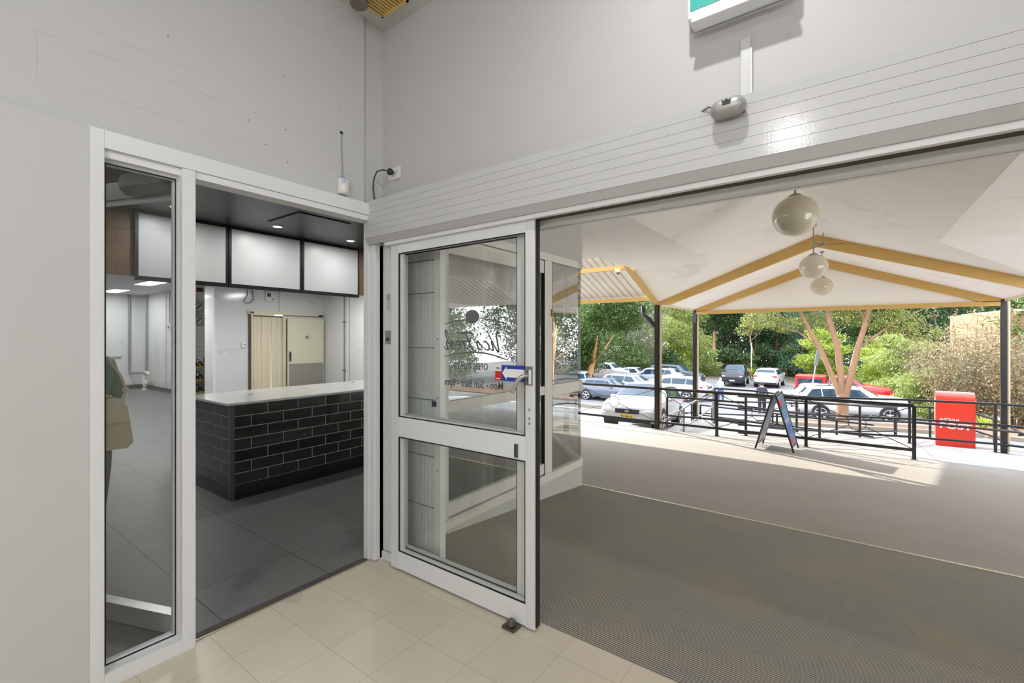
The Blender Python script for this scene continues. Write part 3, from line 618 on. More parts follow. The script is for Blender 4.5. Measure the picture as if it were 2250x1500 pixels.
# corrugated verandah roofs either side
cor = M('corrugated_sheet_underside', (224, 219, 208), .5, 0, .04, 3)
def corrugated(x0, x1, y0, z0, y1, z1, pitch=.19):
    m = MB(); n_ = int((x1 - x0) / pitch); prof = []
    for i in range(n_):
        a = x0 + i * pitch; prof += [(a, 0), (a + pitch * .68, 0), (a + pitch * .76, .035), (a + pitch * .92, .035)]
    prof.append((x0 + n_ * pitch, 0)); vs = [(x, y0, z0 + h) for x, h in prof] + [(x, y1, z1 + h) for x, h in prof]; k = len(prof)
    return m.add(vs, [(i, i + 1, k + i + 1, k + i) for i in range(k - 1)])
struct(corrugated(-14, XL_ + .02, 12.05, 2.56, 7.6, 2.56 + .372 * 4.45).build('ceiling_verandah_left', cor))
struct(corrugated(XRt, 12, 12.05, 2.56, 7.6, 2.56 + .372 * 4.45).build('ceiling_verandah_right', cor))
cj = tag(MB().bar((-14, 11.87, 2.515), (XL_ - .05, 11.87, 2.515), .09, .10).build('eave_beam', mustard), 'mustard timber beam under the front edge of the corrugated verandah roof', 'beam')
tag(MB().bar((-14, 10.07, 3.115), (XL_ - .05, 10.07, 3.115), .09, .10).build('purlin', mustard), 'mustard timber purlin crossing the middle of the corrugated roof', 'beam')
tag(MB().bar((XL_, 11.92, 2.39), (XL_, 8.3, 2.39 + .372 * 3.62 + .02), .11, .15).build('hip_rafter', mustard), 'mustard rafter rising from the first black post toward the building', 'beam')
def truss(name, Y, tie, label):
    t = thing(name, label, 'roof frame', (XR, Y, ZE))
    for xe, s_n in ((XL_, 1), (XRt, -1)):
        m = MB(); d = .25
        vs = [(XR, Y - .04, ZR), (xe, Y - .04, ZE), (xe, Y - .04, ZE - .06), (xe - s_n * -.35, Y - .04, ZE - .06), (XR, Y - .04, ZR - d)]
        vs2 = [(a, b_ + .08, c_) for a, b_, c_ in vs]; n_ = len(vs)
        fs = [tuple(range(n_)), tuple(reversed(range(n_, 2 * n_)))] + [(i, n_ + i, n_ + (i + 1) % n_, (i + 1) % n_) for i in range(n_)]
        m.add(vs + vs2, fs).build('rafter', mustard, t, True)
    if tie:
        MB().box(XL_ + .04, XRt - .04, Y - .04, Y + .04, ZE - .155, ZE - .045).build('tie_beam', mustard, t, True)
        p = [(XL_ + .1, Y + .02, ZE - .045), (XRt - .1, Y + .02, ZE - .045), (XR, Y + .02, ZR - .05)]
        vs = p + [(a, b_ + .03, c_) for a, b_, c_ in p]
        MB().add(vs, [(0, 1, 2), (5, 4, 3), (0, 3, 4, 1), (1, 4, 5, 2), (2, 5, 3, 0)]).build('gable_infill', M('white_gable_panel', (246, 243, 236), .6), t, True)
        for x in (-1.82, .85): MB().box(x - .09, x + .09, Y + .012, Y + .022, 2.40, 2.85).build('infill_cover_strip', MATS['white_gable_panel'], t, True)
    return t
truss('gable_frame', 11.87, False, 'nearer mustard timber gable frame under the white canopy, open below')
truss('gable_frame', 15.50, True, 'farther mustard gable frame filled with white sheet above a tie beam')
fs_ = M('cream_fascia', (226, 212, 182), .5)
for x, lab in ((XL_ - .02, 'pale fascia along the left eave of the canopy'), (XRt + .02, 'pale fascia along the right eave of the canopy')):
    tag(MB().box(x - .015, x + .015, 11.95, 15.55, ZE - .05, ZE + .1).build('fascia_board', fs_), lab, 'fascia')
def post(X, Y, label, top=ZE - .01, pipe=True):
    t = thing('canopy_post', label, 'post', (X, Y, ter(Y)))
    MB().box(-.05, .05, -.05, .05, 0, top - ter(Y), .004).build('column', blk_metal, t)
    MB().box(-.08, .08, -.08, .08, 0, .012).build('base_plate', blk_metal, t)
    if pipe: MB().tube([(.085, .03, .02), (.085, .03, top - ter(Y) - .04)], .032, 12).build('beige_downpipe', M('beige_pipe', (192, 176, 148), .45), t)
    return t
p1 = post(XL_, 11.87, 'black steel canopy post with a bent black downpipe at its top, left')
MB().tube([(-.36, -.02, 3.22), (-.36, -.02, 3.05), (-.33, -.02, 2.98), (-.09, -.02, 2.72), (-.05, -.02, 2.66)], .062, 4).build('bent_downpipe', blk_metal, p1)
p2_ = post(XL_, 15.5, 'black steel post under the left end of the farther gable frame')
MB().box(-.058, .058, -.058, .058, 3.2, 3.5).build('sleeve', M('scuffed_black', (60, 60, 64), .4, 0, .3, 20), p2_)
post(XRt, 15.5, 'black steel post under the right end of the farther gable frame')
post(XRt, 11.87, 'black steel post under the right end of the nearer gable frame')
# globe lamps
opal = M('dusty_opal_glass', (200, 191, 166), .12, 0, .05, 4, spec=.6, coat=.5)
def globe(y, zc_, label, r=.245):
    t = thing('globe_lamp', label, 'lamp', (XR, y, zc_), group='opal globe lamps along the canopy ridge')
    MB().ell((0, 0, 0), (r, r, r * .98), 32, 20).build('globe', opal, t)
    MB().lathe([(.075, r * .93), (.08, r * .97), (.05, r * 1.04), (.02, r * 1.1)], n=24).build('gallery', M('dusty_gallery', (150, 138, 112), .6), t)
    MB().tube([(0, 0, r), (0, 0, ZR - zc_ - .02)], .012, 10).build('stem', M('grey_stem', (150, 146, 138), .45, .2), t)
    MB().lathe([(.05, -.03), (.05, 0)], (0, 0, ZR - zc_ - .01), 16).build('ceiling_rose', M('grey_stem', (150, 146, 138)), t)
globe(6.84, 3.046, 'nearest and largest opal globe lamp, dusty on top', .262)
globe(10.66, 2.872, 'middle opal globe lamp hanging by the nearer gable frame')
globe(14.11, 2.80, 'farthest opal globe lamp hanging by the white gable panel')
t = thing('ceiling_fan', 'small dark bladed ceiling fan behind the middle globe lamp', 'fan', (-.42, 11.3, 3.37))
MB().lathe([(.05, 0), (.055, .04), (.02, .07)], n=16).build('hub', M('fan_grey', (150, 146, 140), .5), t)
MB().tube([(0, 0, .06), (0, 0, .27)], .01, 8).build('rod', M('fan_grey', (150, 146, 140)), t)
for a in (10, 130, 250): MB().box(.04, .36, -.015, .015, .015, .020, mat=Matrix.Rotation(R(a), 4, 'Z')).build('blade', dark_pl, t)
t = thing('dome_camera', 'small dome security camera hanging under the corrugated roof purlin', 'security camera', (-4.30, 10.0, 3.06))
MB().lathe([(.06, -.06), (.075, -.02), (.08, .03)], n=20).build('housing', M('camera_cream', (225, 214, 180), .4), t)
MB().ell((0, 0, -.065), (.045, .045, .04), 16, 10).build('dome', M('smoked_dome', (110, 92, 78), .15), t)

# ================================================================= RAILINGS
def rail_post(m, x, y, h=1.05, w_=.03, z=None):
    z = ter(y) if z is None else z; m.box(x - w_, x + w_, y - w_, y + w_, z, z + h); m.box(x - .05, x + .05, y - .05, y + .05, z, z + .012)
def ring(m, c, r, tr, axis='Y', n=28):
    m.tube([(c[0] + r * math.cos(2 * math.pi * i / n), c[1], c[2] + r * math.sin(2 * math.pi * i / n)) for i in range(n + 1)], tr, 6, False)
def balustrade(name, label, xs, Y, z0, top, bot, endpost=True):
    t = thing(name, label, 'railing', (xs[0], Y, z0))
    MB().tube([(xs[0], Y, top), (xs[-1], Y, top)], .036, 12).build('top_rail', blk_metal, t, True)
    MB().bar((xs[0], Y, bot), (xs[-1], Y, bot), .05, .055).build('bottom_rail', blk_metal, t, True)
    for x in xs:
        if abs(x - XL_) < .05: continue
        m = MB(); rail_post(m, x, Y, top - z0, z=z0); m.build('post', blk_metal, t, True)
    for a, b_ in zip(xs[:-1], xs[1:]):
        cx, cz = (a + b_) / 2, (top + bot) / 2; m = MB(); r = .15
        for sx_ in (-1, 1):
            for sz_ in (-1, 1):
                e = Vector((cx + sx_ * (b_ - a) / 2 * .96, Y, cz + sz_ * (top - bot) / 2 * .94)); d = (e - Vector((cx, Y, cz))).normalized()
                m.tube([Vector((cx, Y, cz)) + d * r, e], .008, 6)
        m.build('cross_bars', blk_metal, t, True)
        m = MB(); ring(m, (cx, Y, cz), r, .008); m.build('ring', blk_metal, t, True)
    return t
balustrade('balustrade', 'black steel balustrade with crossed bars and rings along the front of the terrace', [-9.3, -6.42, XL_, -2.57, -.75, 1.03], 11.87, ter(11.87), .165, -.70)
def multi_rail(label, path, rails, posts, r=.028, pr=.032, caps=None):
    r = max(r, .026)
    """path: list of (x, y, ztop); rails: drops below the top; posts: indices or fractions along"""
    t = thing('ramp_railing', label, 'railing', (path[0][0], path[0][1], path[0][2] - 1.0))
    for k, d in enumerate(rails): MB().tube([(x, y, z - d) for x, y, z in path], r, 10).build('rail', blk_metal, t, True)
    for (x, y, z, h) in posts: MB().tube([(x, y, z), (x, y, z - h)], pr, 10).lathe([(.05, 0), (.05, .012)], (x, y, z - h), 12).build('post', blk_metal, t, True)
    return t
Yb = 15.4
multi_rail('long black pipe railing at the back of the terrace under the farther gable', [(-3.4, Yb, -.10), (-2.3, Yb, -.11), (-1.2, Yb, -.19), (0, Yb, -.15), (1.2, Yb, -.09), (2.85, Yb, -.06), (3.5, Yb - .05, -.07), (3.75, Yb - .3, -.10), (3.8, Yb - .9, -.12)], (0, .49, .94), [(-3.4, Yb, -.1, 1.08), (-1.2, Yb, -.2, 1.0), (1.25, Yb, -.09, 1.1), (2.78, Yb, -.06, 1.13)])
multi_rail('short black pipe railing ending in a bend beside the right black post', [(1.3, 14.9, -.58), (2.5, 14.9, -.60), (3.05, 14.9, -.61), (3.15, 14.95, -.66), (3.1, 15.1, -.70)], (0, ), [(1.3, 14.9, -.58, .55)])
multi_rail('lower black ramp railing in front of the red post box', [(-6, 18.8, -1.05), (-3, 18.8, -.88), (0, 18.8, -.72), (2.55, 18.8, -.60), (3.3, 18.4, -.80), (3.9, 17.6, -1.15)], (0, .49), [(-5, 18.8, -1.0, .9), (-2.2, 18.8, -.84, .9), (1.2, 18.8, -.66, .95), (2.0, 18.8, -.62, .95), (3.3, 18.4, -.8, .8)])
multi_rail('black ramp railing sloping away behind the folding sign', [(-2.25, 12.7, .02), (-1.9, 12.9, -.0), (-.6, 14.1, -.17), (.2, 16, -.4), (1.2, 18.4, -.67)], (0, .30, .72, .92), [(-2.08, 12.75, .02, .98), (-.6, 14.1, -.17, .93), (.25, 16, -.4, 1.0), (1.15, 18.35, -.66, 1.0)], .022)
multi_rail('low black railing beyond the landing left of the walking woman', [(-4.3, 17.3, -.93), (-3.2, 17.3, -.97), (-1.6, 17.3, -1.02), (.6, 17.3, -1.1)], (0, .35, .48), [(-4.3, 17.3, -.93, .6), (-3.9, 17.3, -.94, .6), (-1.9, 17.3, -1.0, .6), (-.3, 17.3, -1.06, .6)], .025)
multi_rail('black handrail with a mid rail behind the balustrade beside the first post', [(-4.0, 12.6, -.13), (-3.0, 12.65, -.12), (-2.1, 12.7, -.14)], (0, .5), [(-4.0, 12.6, -.13, .8)], .02)
multi_rail('silver grey stair handrail descending between the two left black posts', [(-3.42, 15.3, -.10), (-3.6, 14.2, -.33), (-4.0, 12.5, -.74)], (0, .55), [(-3.78, 13.4, -.5, .8), (-3.42, 15.3, -.1, 1.05)], .02)
for o in bpy.data.objects:
    if o.name.startswith('ramp_railing') and 'silver grey' in o['label']:
        for c in o.children: c.data.materials[0] = M('galvanised_rail', (150, 150, 148), .4, .4)
m = MB()
for i in range(4): m.box(-4.0 - .28 * (i + 1), -4.0 - .28 * i, 12.9, 15.3, -2.0, ter(14) - .14 * (i + 1))
m.box(-4.0, -3.0, 12.4, 15.7, -1.6, ter(15.2))
struct(m.build('floor_stair', conc))
# ---------------- folding A-frame sign
t = thing('folding_sign', 'black framed folding pavement sign with a blue and red poster', 'sign', (-1.2, 10.97, ter(10.97)))
ax = lambda y: y - 10.97
zt = .33 - ter(10.97)
def aleg(sx_, y): return (sx_ * .335, ax(y), ter(y) - ter(10.97)), (0.0 + sx_ * .03, ax(y), zt)
for sx_, nm in ((-1, 'l'), (1, 'r')):
    y0, y1 = 10.47, 11.47; m = MB()
    a0, a1 = aleg(sx_, y0); b0, b1 = aleg(sx_, y1)
    m.bar(a0, a1, .025, .03); m.bar(b0, b1, .025, .03); m.bar(a1, b1, .03, .025)
    L_ = lambda P0, P1, f: tuple(P0[i] + (P1[i] - P0[i]) * f for i in range(3))
    m.bar(L_(a0, a1, .1), L_(b0, b1, .1), .025, .03); m.build('panel_frame', M('sign_black', (28, 28, 32), .4), t)
    o_ = .012 * sx_
    pm = MB(); q = [L_(a0, a1, .12), L_(b0, b1, .12), L_(b0, b1, .98), L_(a0, a1, .98)]
    pm.add([(p[0] - .006, p[1], p[2]) for p in q] + [(p[0] + .006, p[1], p[2]) for p in q], [(0, 1, 2, 3), (7, 6, 5, 4), (0, 4, 5, 1), (1, 5, 6, 2), (2, 6, 7, 3), (3, 7, 4, 0)])
    mt2 = M('poster_blue', (92, 132, 172), .4, 0, .25, 3) if sx_ > 0 else M('poster_pale', (176, 190, 196), .4, 0, .15, 3)
    po = pm.build('poster', mt2, t)
    if sx_ > 0:
        for (f0, f1, g0, g1, cname, c_) in ((.80, .92, .1, .5, 'poster_red', (190, 60, 80)), (.72, .80, .2, .9, 'poster_teal', (60, 130, 140)), (.5, .56, .1, .8, 'poster_pale_blue', (150, 175, 200)), (.14, .24, .1, .5, 'poster_red', (190, 60, 80)), (.30, .44, .3, .9, 'poster_mid_blue', (70, 105, 170))):
            q = [L_(L_(a0, a1, f0), L_(b0, b1, f0), g0), L_(L_(a0, a1, f0), L_(b0, b1, f0), g1), L_(L_(a0, a1, f1), L_(b0, b1, f1), g1), L_(L_(a0, a1, f1), L_(b0, b1, f1), g0)]
            mm_ = MB(); mm_.add([(p[0] + .009, p[1], p[2]) for p in q] + [(p[0] + .007, p[1], p[2]) for p in q], [(0, 1, 2, 3), (7, 6, 5, 4), (0, 4, 5, 1), (1, 5, 6, 2), (2, 6, 7, 3), (3, 7, 4, 0)])
            mm_.build('poster_patch', M(cname, c_, .5), po)
MB().tube([(-.16, -.5, .48), (.16, -.5, .48)], .006, 6).build('stay', steel, t)
# ---------------- red post box
px_, py_ = 2.2, 16.3
t = thing('post_box', 'large red rounded-top street post box lettered AUSTRALIA POST', 'post box', (px_, py_, -1.36), R(-4))
redp = M('post_box_red', (240, 66, 46), .3, 0, .04, 4)
m = MB(); W_, D_, Hh = .36, .30, 1.46; prof = [(-D_, 0.05), (-D_, Hh - .22)] + [(-D_ * math.cos(a_), Hh - .22 + .22 * math.sin(a_)) for a_ in [math.pi * i / 12 for i in range(1, 12)]] + [(D_, Hh - .22), (D_, .05)]
m.prism(prof, 2 * W_, Matrix.Translation((-W_, 0, 0)) @ Matrix(((0, 0, 1, 0), (1, 0, 0, 0), (0, 1, 0, 0), (0, 0, 0, 1)))); m.build('body', redp, t)
MB().box(-W_ + .02, W_ - .02, -D_ + .03, D_ - .03, 0, .06).build('base', dark_pl, t)
MB().box(-W_ - .012, -W_, -D_ + .02, D_ - .02, .1, Hh - .2).build('sunlit_side', M('post_box_sunlit', (240, 120, 110), .25), t)  # paler plate: sunlight on the left side put into its colour
pw = M('post_white', (248, 244, 240), .5)
rx_ = Matrix.Rotation(R(90), 4, 'X')
MB().text('AUSTRALIA', .072, Matrix.Translation((-.11, -D_ - .004, .765)) @ rx_, bold=.002, sx_=1.02).build('lettering', pw, t)
MB().text('POST', .20, Matrix.Translation((.0, -D_ - .004, .60)) @ rx_, bold=.006, sx_=1.25).build('lettering', pw, t)

# ================================================================= THE EMPTY SHOP / KITCHEN
sfl = gridM('dark_grey_floor_tiles', (108, 108, 107), (58, 58, 57), 1.22, .61, -3.12, 1.048, .004, .40, .10, vscale=2.4, bump=.03, streak=(1.2, 6, 1), spec=.35)
spots(sfl, (84, 84, 83), 1.3, .6, .5, 5)
struct(MB().slab([(-17.2, -2.2, 0), (-2.66, -2.2, 0), (-2.66, 2.1, 0), (-2.62, 2.1, 0), (-2.62, 4.85, 0), (-5.0, 7.4, 0), (-17.2, 7.4, 0)], .12).build('floor_shop', sfl))
pan = M('gloss_white_wall_panel', (222, 223, 222), .12, 0, .03, 1.2, .02, 3)
spots(pan, (190, 190, 186), 2.2, .66, .5, 3); spots(pan, (140, 140, 138), 26, .82, .5, 6)
struct(MB().box(-17.1, -17.0, -2.2, 4.6, 0, 2.75).build('wall_kitchen_far', pan))
struct(MB().box(-17, -12.1, 4.52, 4.62, 0, 2.75).box(-12.1, -12.0, 4.52, 5.29, 0, 2.75).box(-12.1, -12.0, 6.2, 7.3, 0, 2.75).box(-12.1, -12.0, 5.29, 6.2, 2.10, 2.75).build('wall_coolroom', pan))
struct(MB().box(-12, -4.8, 7.3, 7.4, 0, 2.75).build('wall_kitchen_side', pan))
struct(MB().box(-17, -2.66, -2.3, -2.2, 0, 2.8).build('wall_shop_near', pan))
struct(MB().box(-12.003, -11.975, 4.505, 4.545, 0, 2.75).build('trim_10', M('white_corner_trim', (236, 236, 236), .3)))
skm = M('dark_skirting', (70, 71, 70), .5)
struct(MB().box(-17, -16.98, -2.2, 4.52, 0, .11).build('baseboard_far', skm)); struct(MB().box(-17, -12, 4.50, 4.52, 0, .11).build('baseboard_side', skm))
js = M('panel_joint', (150, 150, 148), .5)
for (x, y) in ((-17, 3.0), (-17, 1.6)): struct(MB().box(x, x + .008, y - .008, y + .008, .11, 2.75).build('trim_11', js))
for x in (-15.1, -13.6): struct(MB().box(x - .006, x + .006, 4.512, 4.52, .11, 2.75).build('trim_12', js))
for y in (6.05, ): struct(MB().box(-12, -11.992, y - .006, y + .006, 2.18, 2.75).build('trim_13', js))
struct(MB().box(-10.75, -10.738, 7.292, 7.3, 0, 2.75).build('trim_14', js))
# ceilings
struct(MB().box(-17.1, -5.5, -2.3, 7.4, 2.75, 2.83).build('ceiling_kitchen', M('kitchen_ceiling', (206, 206, 204), .7)))
blkc = M('black_ceiling', (46, 46, 47), .38, 0, .10, 2, stretch=(1, .3, 1))
struct(MB().slab([(-5.42, -2.3, 2.78), (-2.66, -2.3, 2.78), (-2.66, 2.13, 2.78), (-2.6, 2.13, 2.78), (-2.6, 4.85, 2.78), (-4.95, 7.25, 2.78), (-5.42, 7.3, 2.78)], .08).build('ceiling_shop', blkc))
wd = gridM('brown_timber_panelling', (124, 98, 72), (82, 62, 44), .62, .155, 0, 2.05, .003, .5, .14, axes='YZ', vscale=3, streak=(1, 3, 24), bump=.1, offs=.5)
struct(MB().box(-5.5, -5.42, -2.2, 7.3, 2.085, 2.75).build('wall_bulkhead', wd))
# access hatch and downlights
hm = M('hatch_line', (22, 22, 22), .6)
t = thing('ceiling_hatch', 'black square access hatch in the dark shop ceiling', 'hatch', (-4.52, 2.6, 2.70))
MB().box(-.30, .30, -.285, .285, -.006, 0).build('frame', hm, t); MB().box(-.288, .288, -.273, .273, -.010, -.006).build('panel', blkc, t)
for i, y in enumerate((1.56, 2.49, 3.39, 4.4)):
    t = thing('downlight', ['round recessed downlight seen at the edge of the side window', 'round recessed downlight left of the ceiling hatch', 'round recessed downlight right of the ceiling hatch', 'round recessed downlight farthest along the dark ceiling'][i], 'downlight', (-4.97, y, 2.70), group='downlights in the black ceiling')
    MB().lathe([(.062, 0), (.06, -.006), (.045, -.008)], n=24).build('rim', M('downlight_rim', (225, 225, 222), .4), t)
    MB().lathe([(.044, -.0085), (.043, -.01)], n=24).build('lens', M('lit_lens', (255, 252, 245), .4, emit=1.3), t)
LP = M('lit_panel', (255, 255, 255), .4, emit=6)
for i, (x, y) in enumerate(((-15.8, 3.6), (-12.9, 3.57))):
    lab = ['rectangular kitchen ceiling panel light, farther of the two seen through the side window', 'rectangular kitchen ceiling panel light, nearer of the two seen through the side window'][i]
    t = thing('panel_light', lab, 'ceiling light', (x, y, 2.75), group='panel lights in the kitchen ceiling')
    MB().box(-.58, .58, -.18, .18, -.012, 0).build('frame', plastic_w, t); MB().box(-.56, .56, -.16, .16, -.015, -.012).build('diffuser', LP, t)
# menu screens
bf = M('screen_bezel', (24, 24, 25), .45); bs = M('blank_white_screen', (216, 218, 219), .35, 0, .03, 1.5)
for i, (ya, yb, lab) in enumerate(((1.36, 2.165, 'blank white menu screen in a black frame, half behind the side window'), (2.165, 2.985, 'blank white menu screen in a black frame, middle of the three'), (2.985, 3.80, 'blank white menu screen in a black frame beside the timber panel on the right'))):
    t = thing('menu_screen', lab, 'menu screen', (-5.42, (ya + yb) / 2, 2.04), group='menu screens over the counter')
    h_ = (yb - ya) / 2
    MB().box(.0, .05, -h_ + .003, h_ - .003, .0, .66, .003).build('frame', bf, t)
    MB().box(.05, .054, -h_ + .03, h_ - .03, .04, .632).build('screen', bs, t)
# counter
tl = gridM('black_gloss_brick_tiles', (30, 30, 31), (176, 174, 170), .305, .1055, 1.88, .137, .0055, .07, .12, axes='YZ', vscale=4, bump=.12, offs=.5, spec=.7)
tl2 = gridM('black_gloss_brick_tiles_end', (44, 44, 45), (150, 149, 146), .305, .1055, -4.585, .137, .0055, .08, .12, axes='XZ', vscale=4, bump=.12, offs=.5, spec=.7)
spots(tl, (96, 96, 95), 9, .68, .35, 2)
ct = thing('counter', 'long service counter faced with glossy black brick tiles under a white stone top', 'counter', (-5.0, 4.2, 0))
MB().box(-4.57, -4.55, 1.887, 6.6, .137, .876).build('front_tiling', tl, ct, True)
MB().box(-5.45, -4.585, 1.85, 1.868, .137, .876).build('end_tiling', tl2, ct, True)
MB().box(-5.45, -4.571, 1.869, 6.6, .0, .875).build('carcass', M('counter_carcass', (40, 40, 40), .6), ct, True)
MB().box(-4.568, -4.552, 1.887, 6.6, .0, .134).box(-5.45, -4.585, 1.852, 1.868, .0, .134).build('kickboard', M('black_gloss_kick', (24, 24, 25), .12), ct, True)
MB().box(-4.585, -4.548, 1.848, 1.887, .0, .876, .002).build('corner_trim', M('grey_corner_trim', (96, 97, 99), .35, .5), ct, True)
tp = MB().box(-5.53, -4.52, 1.815, 6.7, .878, .90, .003).build('stone_top', M('white_stone_top', (222, 222, 218), .16, 0, .02, 12), ct, True)
for y, x in ((2.262, -5.09), (2.934, -5.2), (3.663, -5.32), (4.6, -5.3)): MB().lathe([(.03, .9), (.03, .903), (.02, .9035)], (x, y, 0), 18).build('cable_grommet', steel, tp, True)
# services column
t = thing('services_column', 'white kitchen column carrying isolator switches and gas taps', 'column', (-6.35, 2.13, 0))
MB().box(-.15, .15, -.10, .11, 0, 2.75).build('column', M('column_white', (214, 214, 211), .4, 0, .03, 6), t)
MB().box(.15, .156, -.10, .105, .86, 1.27).build('steel_backplate', M('stained_steel', (110, 108, 104), .35, .8), t)
MB().box(.15, .158, -.02, .09, 1.18, 1.27, .002).build('tap_plate', plastic_w, t)
for z in (1.855, 1.70):
    b_ = MB().box(.15, .21, -.055, .08, z - .065, z + .065, .008).build('isolator_switch', M('isolator_grey', (158, 158, 155), .45), t)
    MB().lathe([(.035, 0), (.035, .008), (.028, .012)], (.21, .02, z), 20, 'X').build('dial', M('dial_white', (215, 215, 212), .4), b_)
    MB().bar((.226, -.002, z - .022), (.226, .042, z + .022), .012, .014).build('dial_knob', M('knob_grey', (70, 70, 70), .4), b_)
for z in (1.42, 1.365, 1.31):
    b_ = MB().box(.15, .162, -.04, .085, z - .024, z + .024, .003).build('outlet_plate', plastic_w, t)
    for y in (-.01, .05): MB().box(.162, .166, y - .008, y + .008, z + .002, z + .016).build('rocker', M('rocker_grey', (190, 190, 188), .4), b_)
MB().box(.15, .165, -.06, .09, 2.04, 2.085, .002).build('indicator_box', dark_pl, t)
MB().box(.165, .167, -.03, .02, 2.05, 2.075).build('red_indicator', M('red_led', (200, 60, 30), .4, emit=.5), t)
yl = M('yellow_tap_handle', (222, 190, 40), .45)
for z in (1.215, 1.065, .92):
    b_ = MB().lathe([(.036, 0), (.036, .008), (.024, .02), (.014, .05)], (.158, .02, z), 20, 'X').build('gas_tap', chrome, t)
    MB().tube([(.2, .02, z), (.215, .055, z - .012), (.215, .07, z - .05)], .012, 8).build('tap_valve', dark_pl, b_)
    MB().bar((.215, -.025, z - .07), (.215, .06, z - .055), .016, .014).build('tap_handle', yl, b_)
# cool room door
cy = M('cream_coolroom', (216, 212, 186), .35, 0, .04, 3); spots(cy, (190, 178, 120), 6, .68, .5, 1)
t = thing('door_3', 'cream cool room doorway with a plastic strip curtain and a sliding door', 'door', (-12.0, 6.0, 0)); t['kind'] = 'structure'
MB().box(-12.06, -11.95, 5.29, 5.33, 0, 2.10).build('jamb', M('jamb_stained', (88, 76, 60), .7, 0, .4, 8), t, True)
MB().box(-12.06, -11.94, 5.335, 5.37, 0, 2.06).box(-12.06, -11.94, 6.13, 6.2, 0, 2.06).build('frame', cy, t, True)
MB().box(-12.0, -11.90, 5.27, 7.24, 2.085, 2.165, .004).build('track', cy, t, True)
MB().box(-11.9, -11.89, 5.29, 5.38, 2.10, 2.14).box(-11.9, -11.88, 7.10, 7.22, 2.07, 2.12).build('track_bracket', dark_pl, t, True)
MB().box(-12.05, -11.99, 5.37, 6.13, 2.03, 2.06).build('curtain_rail', M('dull_rail', (110, 106, 96), .7), t, True)
stc = M('yellowed_strip_curtain', (228, 217, 190), .15, 0, .08, 1.4, .3, 6, stretch=(1, 6, .6))
for i in range(6): MB().lathe([(.07, .12), (.075, 1.2), (.07, 2.03)], n=16, mat=Matrix.Translation((-12.03 - (i % 2) * .02, 5.44 + i * .125, 0)) @ Matrix.Scale(.12, 4, (1, 0, 0))).build('curtain_strip', stc, t, True)
sd = MB().box(-11.93, -11.87, 6.22, 7.24, .03, 2.0, .006).build('sliding_panel', cy, t, True)
MB().box(-11.87, -11.865, 6.25, 7.22, .06, .80).build('kick_plate', M('dull_steel', (160, 157, 148), .4, .3, .12, 3), sd, True)
MB().box(-11.87, -11.855, 6.24, 6.31, .86, 1.13, .006).build('pull_handle', steel, sd, True)
MB().box(-11.855, -11.85, 6.26, 6.29, .89, 1.10).build('handle_recess', dark_pl, sd, True)
MB().lathe([(.04, 0), (.045, .02), (.03, .05), (.012, .06)], (-11.87, 6.74, 1.51), 20, 'X').build('release_knob', chrome, sd, True)
MB().box(-13.2, -12.95, 5.0, 6.4, .0, 2.2).build('coolroom_back', M('coolroom_inside', (196, 180, 150), .6), t, True)
t = thing('thermostat_box', 'small white controller box with a dark display above the cool room doorway', 'controller', (-12.0, 5.78, 2.44))
MB().box(0, .06, -.09, .12, 0, .22, .008).build('case', plastic_w, t); MB().box(.06, .064, -.06, .03, .10, .19).build('display', dark_pl, t); MB().lathe([(.018, 0), (.016, .012)], (.06, .08, .045), 12, 'X').build('dial', dark_pl, t)
tag(MB().tube([(-11.98, 5.27, 2.75), (-11.98, 5.26, 2.55), (-11.96, 5.16, 2.38), (-11.96, 5.22, 2.345), (-11.96, 5.33, 2.36), (-11.97, 5.40, 2.46), (-11.98, 5.38, 2.6), (-11.98, 5.36, 2.75)], .008, 6).build('loose_cable', dark_pl), 'loose dark cable loop hanging above the cool room doorway', 'cable')
t = thing('door_buzzer', 'little white buzzer on the glossy wall left of the cool room doorway', 'buzzer', (-12.0, 5.17, 1.24))
MB().box(0, .04, -.05, .05, 0, .14, .01).build('case', plastic_w, t); MB().lathe([(.014, 0), (.012, .01)], (.04, .02, .08), 12, 'X').build('button', dark_pl, t)
t = thing('wall_pipe', 'thin grey pipe clipped up the glossy white side wall', 'pipe', (-10.95, 7.27, 0))
MB().tube([(0, 0, .02), (0, 0, 2.74)], .018, 8).build('pipe', M('pipe_grey', (140, 140, 136), .5), t)
for z in (.6, 1.9): MB().box(-.04, .04, -.025, .028, z, z + .03).build('clip', steel, t)
pg = M('duct_grey', (150, 150, 146), .45, .2); pvc = M('white_pvc', (224, 222, 212), .35)
t = thing('wall_pipe', 'pair of grey vertical pipes in the far corner of the kitchen', 'pipe', (-16.7, 4.4, 0))
MB().tube([(-.26, -.22, 2.74), (-.26, -.22, .55), (-.26, -.22, .50), (-.22, -.2, .46), (.15, .02, .46)], .032, 10).build('pipe', pg, t)
MB().tube([(.12, .08, 2.74), (.12, .08, .5)], .028, 10).build('pipe', pg, t)
t = thing('drain_trap', 'white plastic drain trap standing on the kitchen floor in the far corner', 'drain pipe', (-16.3, 4.36, 0))
MB().tube([(-.1, .06, .46), (0, .02, .50), (.22, .02, .50), (.24, .02, .44)], .035, 10).build('upper_bend', pvc, t)
MB().tube([(-.05, .0, .40), (-.05, .0, .22), (.0, 0, .13), (.1, 0, .12), (.14, 0, .2), (.12, 0, .26), (.06, 0, .24), (.03, 0, .14), (.03, 0, -.0 + .02)], .038, 10).tube([(.02, .02, .49), (-.05, 0, .40)], .034, 10).lathe([(.08, .0), (.08, .02), (.05, .03)], (.03, 0, 0), 16).build('trap', pvc, t)
